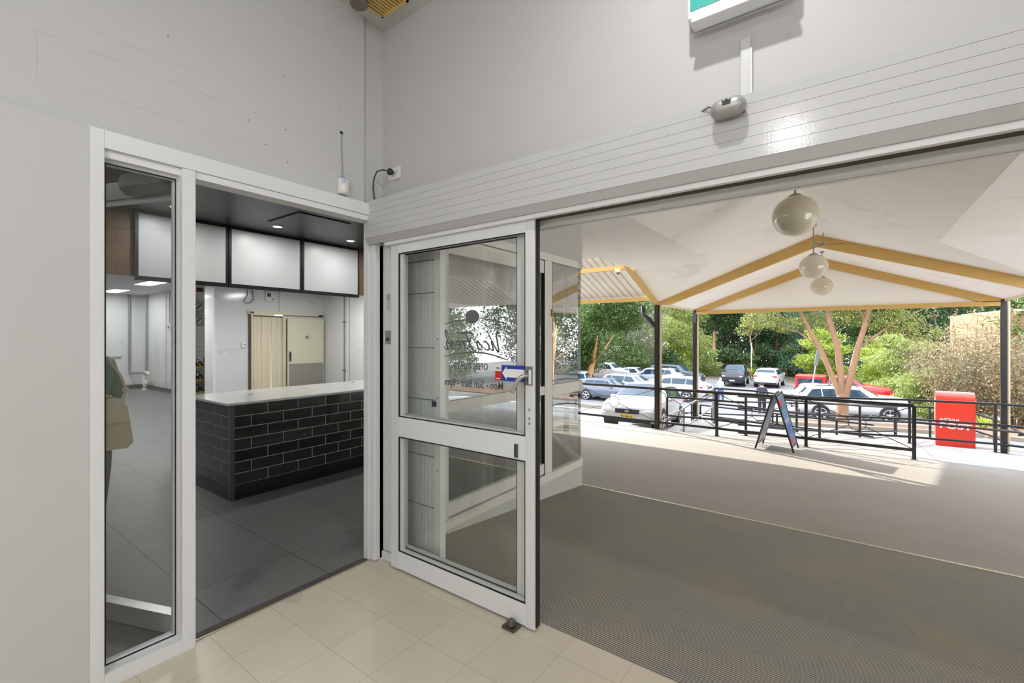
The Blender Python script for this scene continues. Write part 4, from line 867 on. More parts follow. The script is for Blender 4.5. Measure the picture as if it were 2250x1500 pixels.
for (x, y, z, ax_, lab) in ((-16.98, 3.6, 1.98, 'X', 'white switch on a conduit on the far left kitchen wall'), (-14.7, 4.5, 1.78, 'Y', 'small white socket at the end of a conduit on the kitchen side wall')):
    t = thing('wall_socket', lab, 'power outlet', (x, y, z))
    rz_ = Matrix.Rotation(R(0 if ax_ == 'X' else -90), 4, 'Z')
    MB().box(0, .05, -.08, .08, -.14, .10, .01, mat=rz_).build('case', plastic_w, t)
    MB().lathe([(.04, .05), (.035, .06)], n=12, axis='X', mat=None).build('socket_face', M('socket_grey', (110, 110, 108), .5), t) if ax_ == 'X' else MB().box(.05, .06, -.03, .03, -.04, .03, mat=rz_).build('socket_face', M('socket_grey', (110, 110, 108), .5), t)
    MB().tube([(.02, 0, .1), (.02, 0, 2.74 - z)] if ax_ == 'X' else [(0, -.02, .1), (0, -.02, 2.74 - z)], .014, 6).build('conduit', pg, t)
tag(MB().box(-17, -16.96, 1.9, 4.0, .93, .955).build('wall_ledge', M('ledge_grey', (170, 170, 168), .4)), 'thin grey ledge strip on the far kitchen wall', 'ledge')

# ================================================================= PEOPLE
def skin_mesh(joints, edges, root, sub=2):
    me = bpy.data.meshes.new('s'); me.from_pydata([j[0] for j in joints], edges, []); o = bpy.data.objects.new('s', me); COL.objects.link(o)
    o.modifiers.new('k', 'SKIN'); md = o.modifiers.new('b', 'SUBSURF'); md.levels = sub; md.render_levels = sub
    for i, j in enumerate(joints):
        r = j[1]; me.skin_vertices[0].data[i].radius = (r, r) if not isinstance(r, tuple) else r
        me.skin_vertices[0].data[i].use_root = (i == root)
    d = bpy.data.meshes.new_from_object(o.evaluated_get(bpy.context.evaluated_depsgraph_get()))
    m = MB(); m.add([v.co.copy() for v in d.vertices], [tuple(p.vertices) for p in d.polygons], True)
    bpy.data.objects.remove(o); bpy.data.meshes.remove(me); bpy.data.meshes.remove(d); return m
def person(loc, rz, label, H_=1.7, top=(60, 70, 100), legs=(50, 55, 70), hair=(70, 60, 50), shoes=(230, 230, 230), hands=((.24, .30, .92), (-.24, .02, .80)), elbows=((.25, -.02, 1.10), (-.27, -.06, 1.12)), stride=.10, long_hair=False, wide=1.0, nm='a'):
    """faces +Y in local space; heights for a 1.7 m figure, scaled"""
    k = H_ / 1.7; t = thing('person', label, 'person', loc, rz)
    skin = M('skin_tone', (205, 160, 132), .6)
    J = [((0, 0, .93), .12), ((0, .0, 1.10), .105), ((0, 0, 1.30), .115), ((0, .0, 1.42), .07), ((0, .01, 1.50), .055), ((0, .02, 1.57), .075), ((0, .025, 1.64), .082)]
    E_ = [(0, 1), (1, 2), (2, 3), (3, 4), (4, 5), (5, 6)]
    for s_n, (el, ha) in zip((1, -1), zip(elbows, hands)):
        b_ = len(J); J += [((s_n * .17, 0, 1.40), .062), (el, .045), (ha, .032)]; E_ += [(3, b_), (b_, b_ + 1), (b_ + 1, b_ + 2)]
    for s_n in (1, -1):
        b_ = len(J); st = s_n * stride; J += [((s_n * .095, 0, .86), .095), ((s_n * .10, st * .6 + .02, .47), .06), ((s_n * .10, st, .09), .042), ((s_n * .105, st + .13, .03), .036)]
        E_ += [(0, b_), (b_, b_ + 1), (b_ + 1, b_ + 2), (b_ + 2, b_ + 3)]
    sc_ = lambda Js: [((p[0] * k * (wide if q < 3.5 else 1), p[1] * k, p[2] * k), (r[0] * k, r[1] * k) if isinstance(r, tuple) else r * k) for q, (p, r) in enumerate(Js)]
    body = skin_mesh(sc_(J), E_, 0).build('body', skin, t)
    # fingers curled at each hand
    for ha, el in zip(hands, elbows):
        hv = Vector(ha) * k; d = (Vector(ha) - Vector(el)).normalized(); side = d.cross(Vector((0, 0, 1))).normalized() if abs(d.z) < .95 else Vector((0, 1, 0)); nr = side.cross(d)
        m = MB()
        for i in range(4):
            o_ = hv + side * (.027 - .018 * i) * k + d * .03 * k; L_ = (.032, .038, .036, .028)[i] * k
            m.tube([o_, o_ + d * L_, o_ + d * L_ * 1.5 - nr * L_ * .7], .0085 * k, 6)
        o_ = hv + side * .03 * k; m.tube([o_, o_ + side * .02 * k + d * .025 * k, o_ + side * .02 * k + d * .05 * k - nr * .015], .0095 * k, 6)
        m.build('fingers', skin, t)
    # head
    hc = Vector((0, .03, 1.595)) * k
    m = MB(); m.ell(hc, (.074 * k, .092 * k, .108 * k), 20, 14); m.ell(hc + Vector((0, .09, -.012)) * k, (.012 * k, .02 * k, .022 * k), 8, 6)
    for s_n in (-1, 1): m.ell(hc + Vector((s_n * .076, -.005, -.01)) * k, (.012 * k, .02 * k, .03 * k), 8, 6)
    h = m.build('head', skin, t)
    m = MB()
    for s_n in (-1, 1): m.ell(hc + Vector((s_n * .03, .084, .012)) * k, (.012 * k, .007 * k, .008 * k), 8, 6)
    m.build('eyes', M('eye_dark', (50, 40, 36), .3), h)
    MB().ell(hc + Vector((0, .085, -.055)) * k, (.024 * k, .008 * k, .007 * k), 8, 6).build('mouth', M('lips', (170, 105, 95), .5), h)
    m = MB(); m.ell(hc + Vector((0, -.022, .025)) * k, (.084 * k, .09 * k, .1 * k), 18, 12)
    if long_hair: m.ell(hc + Vector((0, -.045, -.05)) * k, (.082 * k, .065 * k, .10 * k), 16, 10)
    m.build('hair', M('hair_' + nm, hair, .7, 0, .2, 30), t)
    # clothing
    J2 = [((0, 0, .88), (.165, .135)), ((0, 0, 1.08), (.165, .13)), ((0, 0, 1.30), (.19, .14)), ((0, 0, 1.44), (.12, .10))]; E2 = [(0, 1), (1, 2), (2, 3)]
    for s_n, (el, ha) in zip((1, -1), zip(elbows, hands)):
        b_ = len(J2); wr = Vector(el).lerp(Vector(ha), .86); J2 += [((s_n * .175, 0, 1.395), .082), (el, .066), (tuple(wr), .048)]; E2 += [(2, b_), (b_, b_ + 1), (b_ + 1, b_ + 2)]
    skin_mesh(sc_(J2), E2, 0).build('jacket', M('top_' + nm, top, .8, 0, .08, 8), t)
    J3 = [((0, 0, .93), (.165, .13)), ((0, 0, 1.05), (.15, .12))]; E3 = [(0, 1)]
    for s_n in (1, -1):
        b_ = len(J3); st = s_n * stride; J3 += [((s_n * .095, 0, .84), .125), ((s_n * .10, st * .6 + .02, .47), .096), ((s_n * .10, st, .12), .078)]; E3 += [(0, b_), (b_, b_ + 1), (b_ + 1, b_ + 2)]
    skin_mesh(sc_(J3), E3, 0).build('trousers', M('legs_' + nm, legs, .85, 0, .1, 8), t)
    for s_n in (1, -1):
        st = s_n * stride
        MB().ell(Vector((s_n * .103, st + .06, .048)) * k, (.052 * k, .14 * k, .05 * k), 14, 8).build('shoe', M('shoe_' + nm, shoes, .5), t)
    return t
x, y = spot(1583, 30.4); person((x, y, gz(x, y)), R(-25), 'grey haired person in a pale blue top and jeans walking away across the car park', 1.62, (176, 196, 222), (70, 96, 140), (196, 184, 176), (235, 235, 240), long_hair=True, stride=.12, wide=1.15, nm='walker')
x, y = spot(1674, 25.4); mn = person((x, y, gz(x, y)), R(5), 'person in a navy jacket and black trousers seen from behind, holding white paper', 1.74, (48, 52, 74), (34, 34, 40), (58, 44, 38), (40, 40, 42), hands=((.26, .26, 1.08), (-.22, .24, 1.08)), elbows=((.25, -.02, 1.12), (-.25, -.02, 1.12)), stride=.08, wide=1.12, nm='reader')
pp = MB().box(-.01, .19, -.008, .008, -.13, .13, mat=Matrix.Translation((x + .36, y + .24, gz(x, y) + 1.22)) @ Matrix.Rotation(R(-15), 4, 'X')).build('paper_sheet', M('white_paper', (245, 245, 245), .7))
tag(pp, 'white sheet of paper in the right hand of the person in navy', 'paper')
sp = person((-4.10, .735, 0), R(-82), 'person in a green top standing inside the shop behind the side window', 1.58, (98, 128, 98), (104, 104, 106), (80, 62, 48), (236, 236, 232), hands=((.10, .20, 1.16), (-.10, .20, 1.18)), elbows=((.21, .02, 1.08), (-.21, .02, 1.08)), stride=.10, wide=.92, nm='shopper')
t = thing('shoulder_bag', 'pale tan leather shoulder bag hanging at the hip of the person in green', 'bag', (-3.80, .79, .80), R(80))
tanm = M('tan_leather', (226, 208, 172), .5, 0, .08, 6, .1, 40)
m = MB(); m.prism([(-.15, .02), (-.13, -.01), (.13, -.01), (.16, .03), (.13, .26), (.09, .30), (-.09, .30), (-.13, .26)], .10, Matrix.Translation((0, .05, 0)) @ Matrix.Rotation(R(90), 4, 'X')); m.build('bag_body', tanm, t)
MB().prism([(-.135, .16), (.135, .16), (.115, .30), (.08, .315), (-.08, .315), (-.115, .30)], .012, Matrix.Translation((0, -.05, -.0)) @ Matrix.Rotation(R(90), 4, 'X')).build('flap', M('tan_flap', (234, 218, 184), .5), t)
MB().tube([(.10, 0, .28), (.125, -.01, .36), (.10, -.02, .45), (.03, -.05, .58)], .008, 8).build('strap', tanm, t)
MB().lathe([(.018, -.004), (.018, .004)], (.125, 0, .36), 12, 'Y').build('buckle', chrome, t)

# ================================================================= CARS
tyre = M('tyre_rubber', (30, 30, 31), .8); rimM = M('alloy_rim', (196, 198, 202), .3, .7); cgl = M('car_window_glass', (36, 56, 72), .06, 0, spec=.5)
hl = M('headlamp_lens', (206, 208, 198), .12, 0, .2, 20, coat=.5); tlr = M('tail_lamp', (196, 30, 26), .2, coat=.5); darkt = M('dark_trim', (34, 35, 38), .55)
PROF = {
 'hatch': [(-.5, .30, .56), (-.493, .24, .66), (-.47, .22, .78), (-.40, .2, .955), (-.30, .2, .985), (-.15, .2, 1.0), (.0, .2, .995), (.08, .2, .975), (.24, .2, .70), (.36, .2, .64), (.46, .2, .56), (.49, .22, .48), (.5, .3, .40)],
 'suv': [(-.5, .30, .60), (-.495, .24, .70), (-.475, .22, .80), (-.41, .2, .965), (-.30, .2, 1.0), (-.15, .2, 1.0), (.0, .2, .99), (.09, .2, .965), (.23, .2, .72), (.36, .2, .68), (.455, .2, .62), (.49, .22, .52), (.5, .3, .44)],
 'sedan': [(-.5, .30, .52), (-.49, .24, .66), (-.40, .22, .70), (-.33, .2, .74), (-.20, .2, .96), (-.10, .2, 1.0), (.02, .2, .995), (.07, .2, .975), (.21, .2, .71), (.34, .2, .66), (.46, .2, .58), (.49, .22, .50), (.5, .3, .42)],
 'ute': [(-.5, .34, .56), (-.495, .26, .60), (-.30, .24, .60), (-.16, .22, .60), (-.155, .22, .62), (-.13, .22, .95), (-.05, .22, 1.0), (.05, .22, 1.0), (.11, .22, .975), (.22, .22, .74), (.36, .22, .70), (.465, .22, .66), (.49, .24, .54), (.5, .32, .46)]}
def car(kind, paint, loc, rz, L_=4.4, W_=1.8, H_=1.5, label='', rear=True, plate=(240, 240, 240), plate_txt=None, rack=False, canopy=False, tw='body'):
    hx, hy = math.cos(rz) * L_ / 2, math.sin(rz) * L_ / 2; za, zb_ = gz(loc[0] + hx, loc[1] + hy), gz(loc[0] - hx, loc[1] - hy)
    t = thing('car', label, 'car', (loc[0], loc[1], (za + zb_) / 2), rz); t.rotation_euler = (0, -math.atan2(za - zb_, L_), rz); pr = PROF[kind]
    ring_ = []; N = 3; st = []
    for (a, b_) in zip(pr[:-1], pr[1:]):
        for i in range(N): u = i / N; st.append(tuple(a[q] + (b_[q] - a[q]) * u for q in range(3)))
    st.append(pr[-1]); hw = W_ / 2; rs = max(q[2] for q in pr)
    xmin_g = {'hatch': -.47, 'suv': -.475, 'sedan': -.33, 'ute': -.155}[kind]; xmax_g = {'hatch': .24, 'suv': .23, 'sedan': .21, 'ute': .22}[kind]
    belt = {'hatch': .63, 'suv': .655, 'sedan': .645, 'ute': .66}[kind]
    def prof_at(x):
        for (a, b_) in zip(pr[:-1], pr[1:]):
            if a[0] <= x <= b_[0]:
                u = (x - a[0]) / max(1e-6, b_[0] - a[0]); return (a[1] + (b_[1] - a[1]) * u, a[2] + (b_[2] - a[2]) * u)
        return (.3, .5)
    def sec(x):
        zb, zt = prof_at(x); zb *= H_; zt *= H_
        e = abs(x) / .5; tap = 1 - .10 * max(0, (e - .72) / .28) ** 2 - (.10 if e > .985 else 0); wm = hw * tap
        zbl = min(belt * H_ + (.02 if x < 0 else -.0), zt - .05)
        g = max(0, min(1, (zt - zbl - .05) / (.25 * H_))); wt = wm * (.90 - .18 * g)
        return [(wm * .92, zb), (wm, zb + .3 * (zbl - zb)), (wm, zb + .75 * (zbl - zb)), (wm * .965, zbl), (wt, zt - .05 * (1 if g > .3 else .5)), (wt * .78, zt - .008), (0, zt + .006)]
    S = [sec(q[0]) for q in st]; vs, fs = [], []; nc = 13
    for q, s_n in zip(st, S):
        for (y, z) in s_n: vs.append((q[0] * L_, -y, z))
        for (y, z) in reversed(s_n[:-1]): vs.append((q[0] * L_, y, z))
    for i in range(len(st) - 1):
        for j in range(nc - 1): fs.append((i * nc + j, i * nc + j + 1, (i + 1) * nc + j + 1, (i + 1) * nc + j))
        fs.append((i * nc + nc - 1, i * nc, (i + 1) * nc, (i + 1) * nc + nc - 1))
    m = MB(); m.add(vs, fs, True); m.add(vs[:nc], [tuple(range(nc))], False); m.add(vs[-nc:], [tuple(reversed(range(nc)))], False)
    body = m.build('body', paint, t)
    def pt(x, j, side, off=.006):
        s_n = sec(x); i = min(int(j), 5); u = j - i; a, b_ = s_n[i], s_n[i + 1]; y, z = a[0] + (b_[0] - a[0]) * u, a[1] + (b_[1] - a[1]) * u
        d = Vector((0, b_[1] - a[1], -(b_[0] - a[0]))).normalized()
        if abs(b_[0] - a[0]) > abs(b_[1] - a[1]) * 1.5: return (x * L_, side * y, z + off)
        return (x * L_, side * (y + off), z + off * .3)
    def patch(m, x0, x1, j0, j1, side, nx=6, nj=3, x0b=None, x1b=None):
        vs, fs = [], []
        for i in range(nx + 1):
            for k in range(nj + 1):
                v = k / nj; xa_ = x0 + ((x0b if x0b is not None else x0) - x0) * v; xb_ = x1 + ((x1b if x1b is not None else x1) - x1) * v
                vs.append(pt(xa_ + (xb_ - xa_) * i / nx, j0 + (j1 - j0) * v, side))
        for i in range(nx):
            for k in range(nj): fs.append((i * (nj + 1) + k, i * (nj + 1) + k + 1, (i + 1) * (nj + 1) + k + 1, (i + 1) * (nj + 1) + k))
        m.add(vs, fs, True)
    # side windows
    spans = {'hatch': [(-.40, -.17, -.30, -.16), (-.155, .07, -.15, .0), (.08, .185, .01, .075)], 'suv': [(-.42, -.27, -.36, -.28), (-.26, -.06, -.27, -.055), (-.045, .17, -.045, .07)],
             'sedan': [(-.25, -.09, -.15, -.085), (-.075, .165, -.075, .04)], 'ute': [(-.135, -.03, -.115, -.025), (-.015, .165, -.015, .085)]}[kind]
    for sd_ in (1, -1):
        for a in spans:
            m = MB(); patch(m, a[0], a[1], 3.12, 3.88, sd_, x0b=a[2], x1b=a[3]); m.build('side_window', cgl, t)
    # windscreen and rear screen
    wx = {'hatch': (.09, .232), 'suv': (.10, .222), 'sedan': (.078, .202), 'ute': (.118, .212)}[kind]
    rx = {'hatch': (-.462, -.41), 'suv': (-.468, -.418), 'sedan': (-.322, -.215), 'ute': (-.1525, -.135)}[kind]
    for nm, (a, b_) in (('windscreen', wx), ('rear_window', rx)):
        m = MB(); rows = [(4.08, 1), (5, 1), (6, 1), (5, -1), (4.08, -1)]; vs, fs = [], []
        for i in range(7):
            for (j, sd_) in rows: p = pt(a + (b_ - a) * i / 6, j, sd_, .0); vs.append((p[0] + (.006 if nm == 'windscreen' else -.008), p[1], p[2] + .006))
        for i in range(6):
            for k in range(4): fs.append((i * 5 + k, i * 5 + k + 1, (i + 1) * 5 + k + 1, (i + 1) * 5 + k))
        m.add(vs, fs, True); m.build(nm, cgl, t)
    # wheels
    r = .335 if kind != 'ute' else .39
    for fx_ in (-.29, .305):
        for sd_ in (1, -1):
            c = (fx_ * L_, sd_ * (hw - .13), r)
            MB().lathe([(r + .045, -.12), (r + .045, .134)], (c[0], c[1], c[2] + .05), 28, 'Y').build('wheel_arch', darkt, t) if sd_ > 0 else MB().lathe([(r + .045, -.134), (r + .045, .12)], (c[0], c[1], c[2] + .05), 28, 'Y').build('wheel_arch', darkt, t)
            wh = MB().lathe([(r - .06, -.13), (r - .01, -.12), (r, -.08), (r, .08), (r - .01, .12), (r - .06, .13)] if True else [], (c[0], c[1] + sd_ * .012, c[2]), 28, 'Y').build('wheel', tyre, t)
            m = MB(); yo = c[1] + sd_ * .145
            for i in range(5):
                a = 2 * math.pi * i / 5 + .3; e = (c[0] + (r - .09) * math.cos(a), yo, c[2] + (r - .09) * math.sin(a)); m.bar((c[0], yo, c[2]), e, .055, .02) if False else m.tube([(c[0], yo, c[2]), e], [.035, .026], 6)
            ring(m, (c[0], yo, c[2]), r - .085, .016, n=24); m.build('rim', rimM, wh)
    # lamps
    zf = .60 * H_ * (.9 if kind != 'suv' else 1.0) - .06
    def lamp(nm, xs_, ys_, z0, z1, mat_):
        for sd_ in (1, -1): MB().ell((xs_, sd_ * ys_, (z0 + z1) / 2), (.105, .215, (z1 - z0) / 2), 14, 8).build(nm, mat_, t)
    zt_ = prof_at(.488)[1] * H_
    lamp('headlight', .478 * L_, hw * .70, zt_ - .19, zt_ - .02, hl)
    if kind == 'ute': lamp('tail_light', -.492 * L_, hw * .86, .5 * H_, .62 * H_, tlr)
    else: lamp('tail_light', -.487 * L_, hw * .74, .57 * H_, .665 * H_, tlr)
    MB().box(.495 * L_, .5 * L_ + .012, -.36, .36, .37 * H_, .46 * H_, .01).build('grille', darkt, t)
    MB().box(.496 * L_, .5 * L_ + .006, -hw * .8, hw * .8, .2 * H_, .27 * H_).build('front_bumper_trim', darkt, t)
    MB().box(-.5 * L_ - .012, -.49 * L_, -hw * .85, hw * .85, .2 * H_, .30 * H_).build('rear_bumper_trim', darkt, t)
    pm = M('plate_%d_%d_%d' % plate, plate, .5)
    MB().box(-.5 * L_ - .02, -.5 * L_ - .004, -.2, .2, .42 * H_, .42 * H_ + .11).build('rear_plate', pm, t)
    fp = MB().box(.5 * L_ + .012, .5 * L_ + .024, -.2, .2, .275 * H_, .275 * H_ + .11).build('front_plate', pm, t)
    for sd_ in (1, -1): MB().ell((.155 * L_, sd_ * (hw + .06), belt * H_ + .05), (.07, .10, .065), 12, 8).build('wing_mirror', paint, t)
    if rack:
        for sd_ in (1, -1): MB().tube([(-.33 * L_, sd_ * hw * .62, H_ + .0), (-.30 * L_, sd_ * hw * .62, H_ + .05), (.03 * L_, sd_ * hw * .62, H_ + .05), (.06 * L_, sd_ * hw * .62, H_ + .0)], .018, 8).build('roof_rail', darkt, t)
        if rack == 'bars':
            for x in (-.2, -.02): MB().bar((x * L_, -hw * .7, H_ + .09), (x * L_, hw * .7, H_ + .09), .06, .03).build('roof_bar', darkt, t)
    if canopy:
        m = MB(); m.box(-.49 * L_, -.165 * L_, -hw * .86, hw * .86, .58 * H_, .98 * H_, .05); cc_ = m.build('tub_canopy', paint, t)
        for sd_ in (1, -1): MB().box(-.46 * L_, -.20 * L_, sd_ * hw * .86 - .006, sd_ * hw * .86 + .006, .68 * H_, .88 * H_).build('canopy_window', cgl, cc_)
    return t
def pcol(nm, rgb): return M('paint_' + nm, rgb, .25, .0, coat=.35)
wht, wht2, slv, gbl, blk, red_, dgr = pcol('white', (192, 192, 192)), pcol('pearl_white', (184, 186, 189)), pcol('silver', (152, 156, 163)), pcol('grey_blue', (96, 102, 116)), pcol('black', (44, 46, 50)), pcol('red', (212, 30, 36)), pcol('dark_grey', (70, 76, 84))
def put(px, k): x, y = spot(px, k); return (x, y, gz(x, y))
c1 = car('hatch', wht, (-5.50, 15.08, -1.36), R(-85), 4.3, 1.74, 1.52, 'white hatchback with a yellow number plate, nose up to the terrace balustrade', plate=(232, 190, 40))
m = MB(); rr = Matrix.Translation((2.176, 0, .473)) @ Matrix.Rotation(R(90), 4, 'Z') @ Matrix.Rotation(R(90), 4, 'X')
m.text('BL·88·LS', .095, rr, bold=.001); m.build('plate_lettering', darkt, c1)
m = MB(); rr = Matrix.Translation((2.168, 0, .632)) @ Matrix.Rotation(R(90), 4, 'Z') @ Matrix.Rotation(R(90), 4, 'X')
ringp = [(.062 * math.cos(2 * math.pi * i / 24), .034 * math.sin(2 * math.pi * i / 24)) for i in range(25)]
m.tube([rr @ Vector((a, b_, 0)) for a, b_ in ringp], .005, 6, False); m.tube([rr @ Vector(p) for p in ((-.03, -.028, 0), (-.014, .028, 0))], .006, 6); m.tube([rr @ Vector(p) for p in ((.014, -.028, 0), (.03, .028, 0))], .006, 6); m.tube([rr @ Vector(p) for p in ((-.022, .0, 0), (.022, .002, 0))], .005, 6)
m.build('badge', chrome, c1)
car('hatch', gbl, (-13.3, 29.3, 0), R(-4), 4.3, 1.8, 1.5, 'grey blue hatchback side on, left of the white hatchback')
car('suv', slv, (-12.8, 32.3, 0), R(-6), 4.6, 1.8, 1.6, 'silver wagon with its windscreen showing just behind the grey blue hatchback')
car('suv', wht2, (-10.0, 32.6, 0), R(178), 4.4, 1.85, 1.62, 'white wagon facing left with a red tail lamp, behind the first black post')
car('sedan', slv, (-10.6, 36.2, -2.8), R(-6), 4.7, 1.8, 1.45, 'silver sedan whose bonnet shows left of the second black post')
car('suv', dgr, (-12.6, 42.2, -2.8), R(-4), 4.7, 1.9, 1.85, 'dark grey four wheel drive at the back of the left rows', rack=True)
car('suv', slv, (-13.6, 38.9, -2.8), R(180), 4.7, 1.85, 1.72, 'silver four wheel drive with roof rails behind the first black post', rack=True)
car('ute', wht, (-18.9, 41.5, -2.8), R(0), 5.2, 1.85, 1.85, 'white utility truck with a high cab under the edge of the dark pine')
car('sedan', wht2, (-16.2, 41.6, -2.8), R(0), 4.5, 1.75, 1.5, 'pale sedan roof beyond the white utility truck')
car('suv', wht, (-16.9, 31.4, gz(-16.9, 31.4)), R(-70), 4.6, 1.85, 1.65, 'white four wheel drive nose on at the foot of the twisted orange trunk')
car('suv', wht2, (-20.6, 30.0, gz(-20.6, 30)), R(-70), 4.6, 1.85, 1.6, 'white car seen only through the corner window glass')
car('ute', blk, (-8.35, 46.0, -2.8), R(-86), 5.3, 1.92, 1.85, 'black utility truck facing the entrance beneath the trees', rack=False)
car('suv', wht, (-5.65, 46.3, -2.8), R(88), 4.6, 1.92, 1.62, 'white four wheel drive seen from behind, right of the black utility truck', rack=True)
car('suv', wht, spot(1874, 22.6) + (0,), R(2), 4.45, 1.85, 1.62, 'white wagon with black roof bars nearest behind the forked tree trunk', rack='bars')
car('suv', wht2, spot(1848, 25.4) + (0,), R(1), 4.6, 1.85, 1.66, 'pearl white wagon parked behind the wagon with roof bars')
car('ute', red_, spot(1850, 28.8) + (0,), R(0), 5.0, 1.9, 1.9, 'red utility truck with a tub canopy behind the white wagons', canopy=True)

# ================================================================= TREES AND PLANTS
def foliage(blobs, n, size, seed, flat=.42, droop=0.):
    n = int(n * 2.1); size *= .68
    rnd = random.Random(seed); m = MB(); tot_ = sum(b_[3] * b_[4] * b_[5] for b_ in blobs)
    for (cx, cy, cz, rx_, ry_, rz_) in blobs:
        for _ in range(int(n * rx_ * ry_ * rz_ / tot_)):
            a = rnd.uniform(0, 2 * math.pi); ct_ = rnd.uniform(-1, 1); st_ = math.sqrt(1 - ct_ * ct_); r = rnd.uniform(.25, 1) ** .4
            # ragged outline: shrink radius by a lumpy function of direction
            r *= .80 + .22 * math.sin(3 * a + cx * 2) * math.sin(4 * ct_ + cy) + rnd.uniform(-.05, .10)
            c = Vector((cx + rx_ * r * st_ * math.cos(a), cy + ry_ * r * st_ * math.sin(a), cz + rz_ * r * ct_))
            s_n = size * rnd.uniform(.55, 1.35); q = Euler((rnd.uniform(-1.2, 1.2), rnd.uniform(-1.2, 1.2), rnd.uniform(0, 6.28))).to_matrix()
            w_ = flat
            P_ = [q @ Vector(v) * s_n for v in ((-.5, -.5 * w_, 0), (.1, -.5 * w_, .05), (.5, 0, 0), (.1, .5 * w_, .05), (-.5, .4 * w_, 0))]
            m.add([c + p - Vector((0, 0, droop * r)) for p in P_], [(0, 1, 2, 3, 4)])
    return m
def limb(m, pts, r0, r1, n=8):
    m.tube(pts, [r0 + (r1 - r0) * i / (len(pts) - 1) for i in range(len(pts))], n)
LEAF = {'pine': leafM('pine_leaves', (45, 71, 34), (101, 127, 56), .35), 'pale': leafM('pale_leaves', (129, 147, 72), (177, 184, 110), .5), 'dark': leafM('dark_leaves', (26, 53, 26), (65, 95, 43), .3),
        'mid': leafM('mid_leaves', (51, 81, 37), (115, 135, 60), .4), 'blue': leafM('blue_green_leaves', (54, 92, 71), (103, 135, 101), .35), 'lime': leafM('lime_leaves', (127, 151, 41), (177, 187, 77), .5),
        'grey': leafM('grey_leaves', (103, 111, 86), (141, 142, 110), .35), 'bush': leafM('bush_leaves', (110, 137, 53), (177, 184, 110), .45), 'dry': leafM('dry_leaves', (129, 118, 79), (168, 158, 116), .4), 'fore': leafM('forked_tree_leaves', (65, 84, 37), (159, 163, 79), .5)}
bark = M('grey_brown_bark', (120, 98, 76), .9, 0, .25, 6, .3, 20); barko = M('orange_peeling_bark', (190, 140, 92), .85, 0, .25, 5, .3, 16); barkp = M('pinkish_bark', (196, 158, 126), .8, 0, .22, 5, .2, 14)
def tree(px, k, h, wd_, kind, label, n=5000, base=.25, trunk=bark, tr=.16, seed=1, leaf=.24, group='trees along the far edge of the car park', cat='tree', name='tree', lean=0.):
    x, y = spot(px, k); z = gz(x, y); rnd = random.Random(seed); t = thing(name, label, cat, (x, y, z), 0, group)
    blobs = []; nb = 9
    for i in range(nb):
        u = (i + .5) / nb; zz = h * (base + (1 - base) * u * .92); rr = wd_ / 2 * (.55 + .45 * math.sin(math.pi * min(1, u * .8 + .22)))
        a = rnd.uniform(0, 6.28); o_ = rr * .38
        blobs.append((math.cos(a) * o_ + lean * u, math.sin(a) * o_, zz, rr * rnd.uniform(.62, .85), rr * rnd.uniform(.6, .8), h * (1 - base) / nb * rnd.uniform(1.1, 1.6)))
    foliage(blobs, n, leaf, seed).build('foliage', LEAF[kind], t)
    m = MB(); pts = [(0, 0, 0)]; 
    for i in range(1, 6): pts.append((rnd.uniform(-.15, .15) * i + lean * i / 6, rnd.uniform(-.15, .15) * i, h * .16 * i))
    limb(m, pts, tr, tr * .3)
    for i in range(5):
        b_ = pts[rnd.randint(1, 4)]; a = rnd.uniform(0, 6.28); limb(m, [b_, (b_[0] + math.cos(a) * wd_ * .18, b_[1] + math.sin(a) * wd_ * .18, b_[2] + h * .08), (b_[0] + math.cos(a) * wd_ * .34, b_[1] + math.sin(a) * wd_ * .34, b_[2] + h * .18)], tr * .4, tr * .12, 6)
    m.build('trunk', trunk, t); return t
TL = [(1288, 39, 13, 8.6, 'pine', 'broad dark green pine over the left rows of cars', 26000, .14, barko, .30, .25, 2.0), (1475, 52, 13, 8, 'pale', 'sunlit pale yellow green tree just right of the first black post', 8000, .22, bark, .2, .30),
      (1418, 47, 12, 5, 'grey', 'thin grey leaved tree left of the first black post', 4500, .15, bark, .12, .24), (1520, 60, 15, 9, 'mid', 'tall mid green tree behind the second black post', 8000, .12, bark, .25, .34),
      (1572, 54, 14, 7.5, 'dark', 'dark green tree with bare pale trunks above the black utility truck', 7000, .38, barkp, .2, .30), (1610, 63, 16, 9, 'dark', 'deep green tree behind the gap over the black utility truck', 7500, .1, bark, .25, .36),
      (1655, 53, 12, 5.5, 'grey', 'wispy grey green tree with one thin trunk above the white car seen from behind', 3600, .40, barkp, .12, .24), (1705, 58, 15, 8.5, 'dark', 'dense dark tree right of the thin pole', 8000, .08, bark, .25, .34),
      (1765, 50, 9, 6.5, 'blue', 'blue green tree left of the forked tree', 6500, .12, bark, .18, .26), (1815, 60, 16, 10, 'dark', 'dark tall tree directly behind the forked tree', 8000, .05, bark, .3, .36),
      (1812, 40, 5.2, 5.0, 'lime', 'bright lime green feathery tree behind the red utility truck', 5000, .16, bark, .14, .26), (1905, 55, 15, 10, 'mid', 'spreading mid green tree right of the forked tree', 8500, .10, barkp, .22, .34),
      (1985, 50, 14, 10, 'dark', 'very dark tree under the right part of the gable', 8500, .05, bark, .3, .34), (2090, 52, 13, 9, 'dark', 'dark tree above the twiggy shrubs', 7000, .05, bark, .3, .34), (2200, 56, 17, 12, 'dark', 'dark tree rising over the brick building on the right', 8000, .1, bark, .3, .38),
      (1255, 58, 14, 10, 'mid', 'mid green tree seen behind the window corner', 6000, .1, bark, .25, .36), (1180, 60, 14, 11, 'mid', 'mid green tree beyond the left building', 5000, .1, bark, .25, .38), (2320, 50, 15, 12, 'mid', 'mid green tree off to the far right', 5000, .1, bark, .3, .38)]
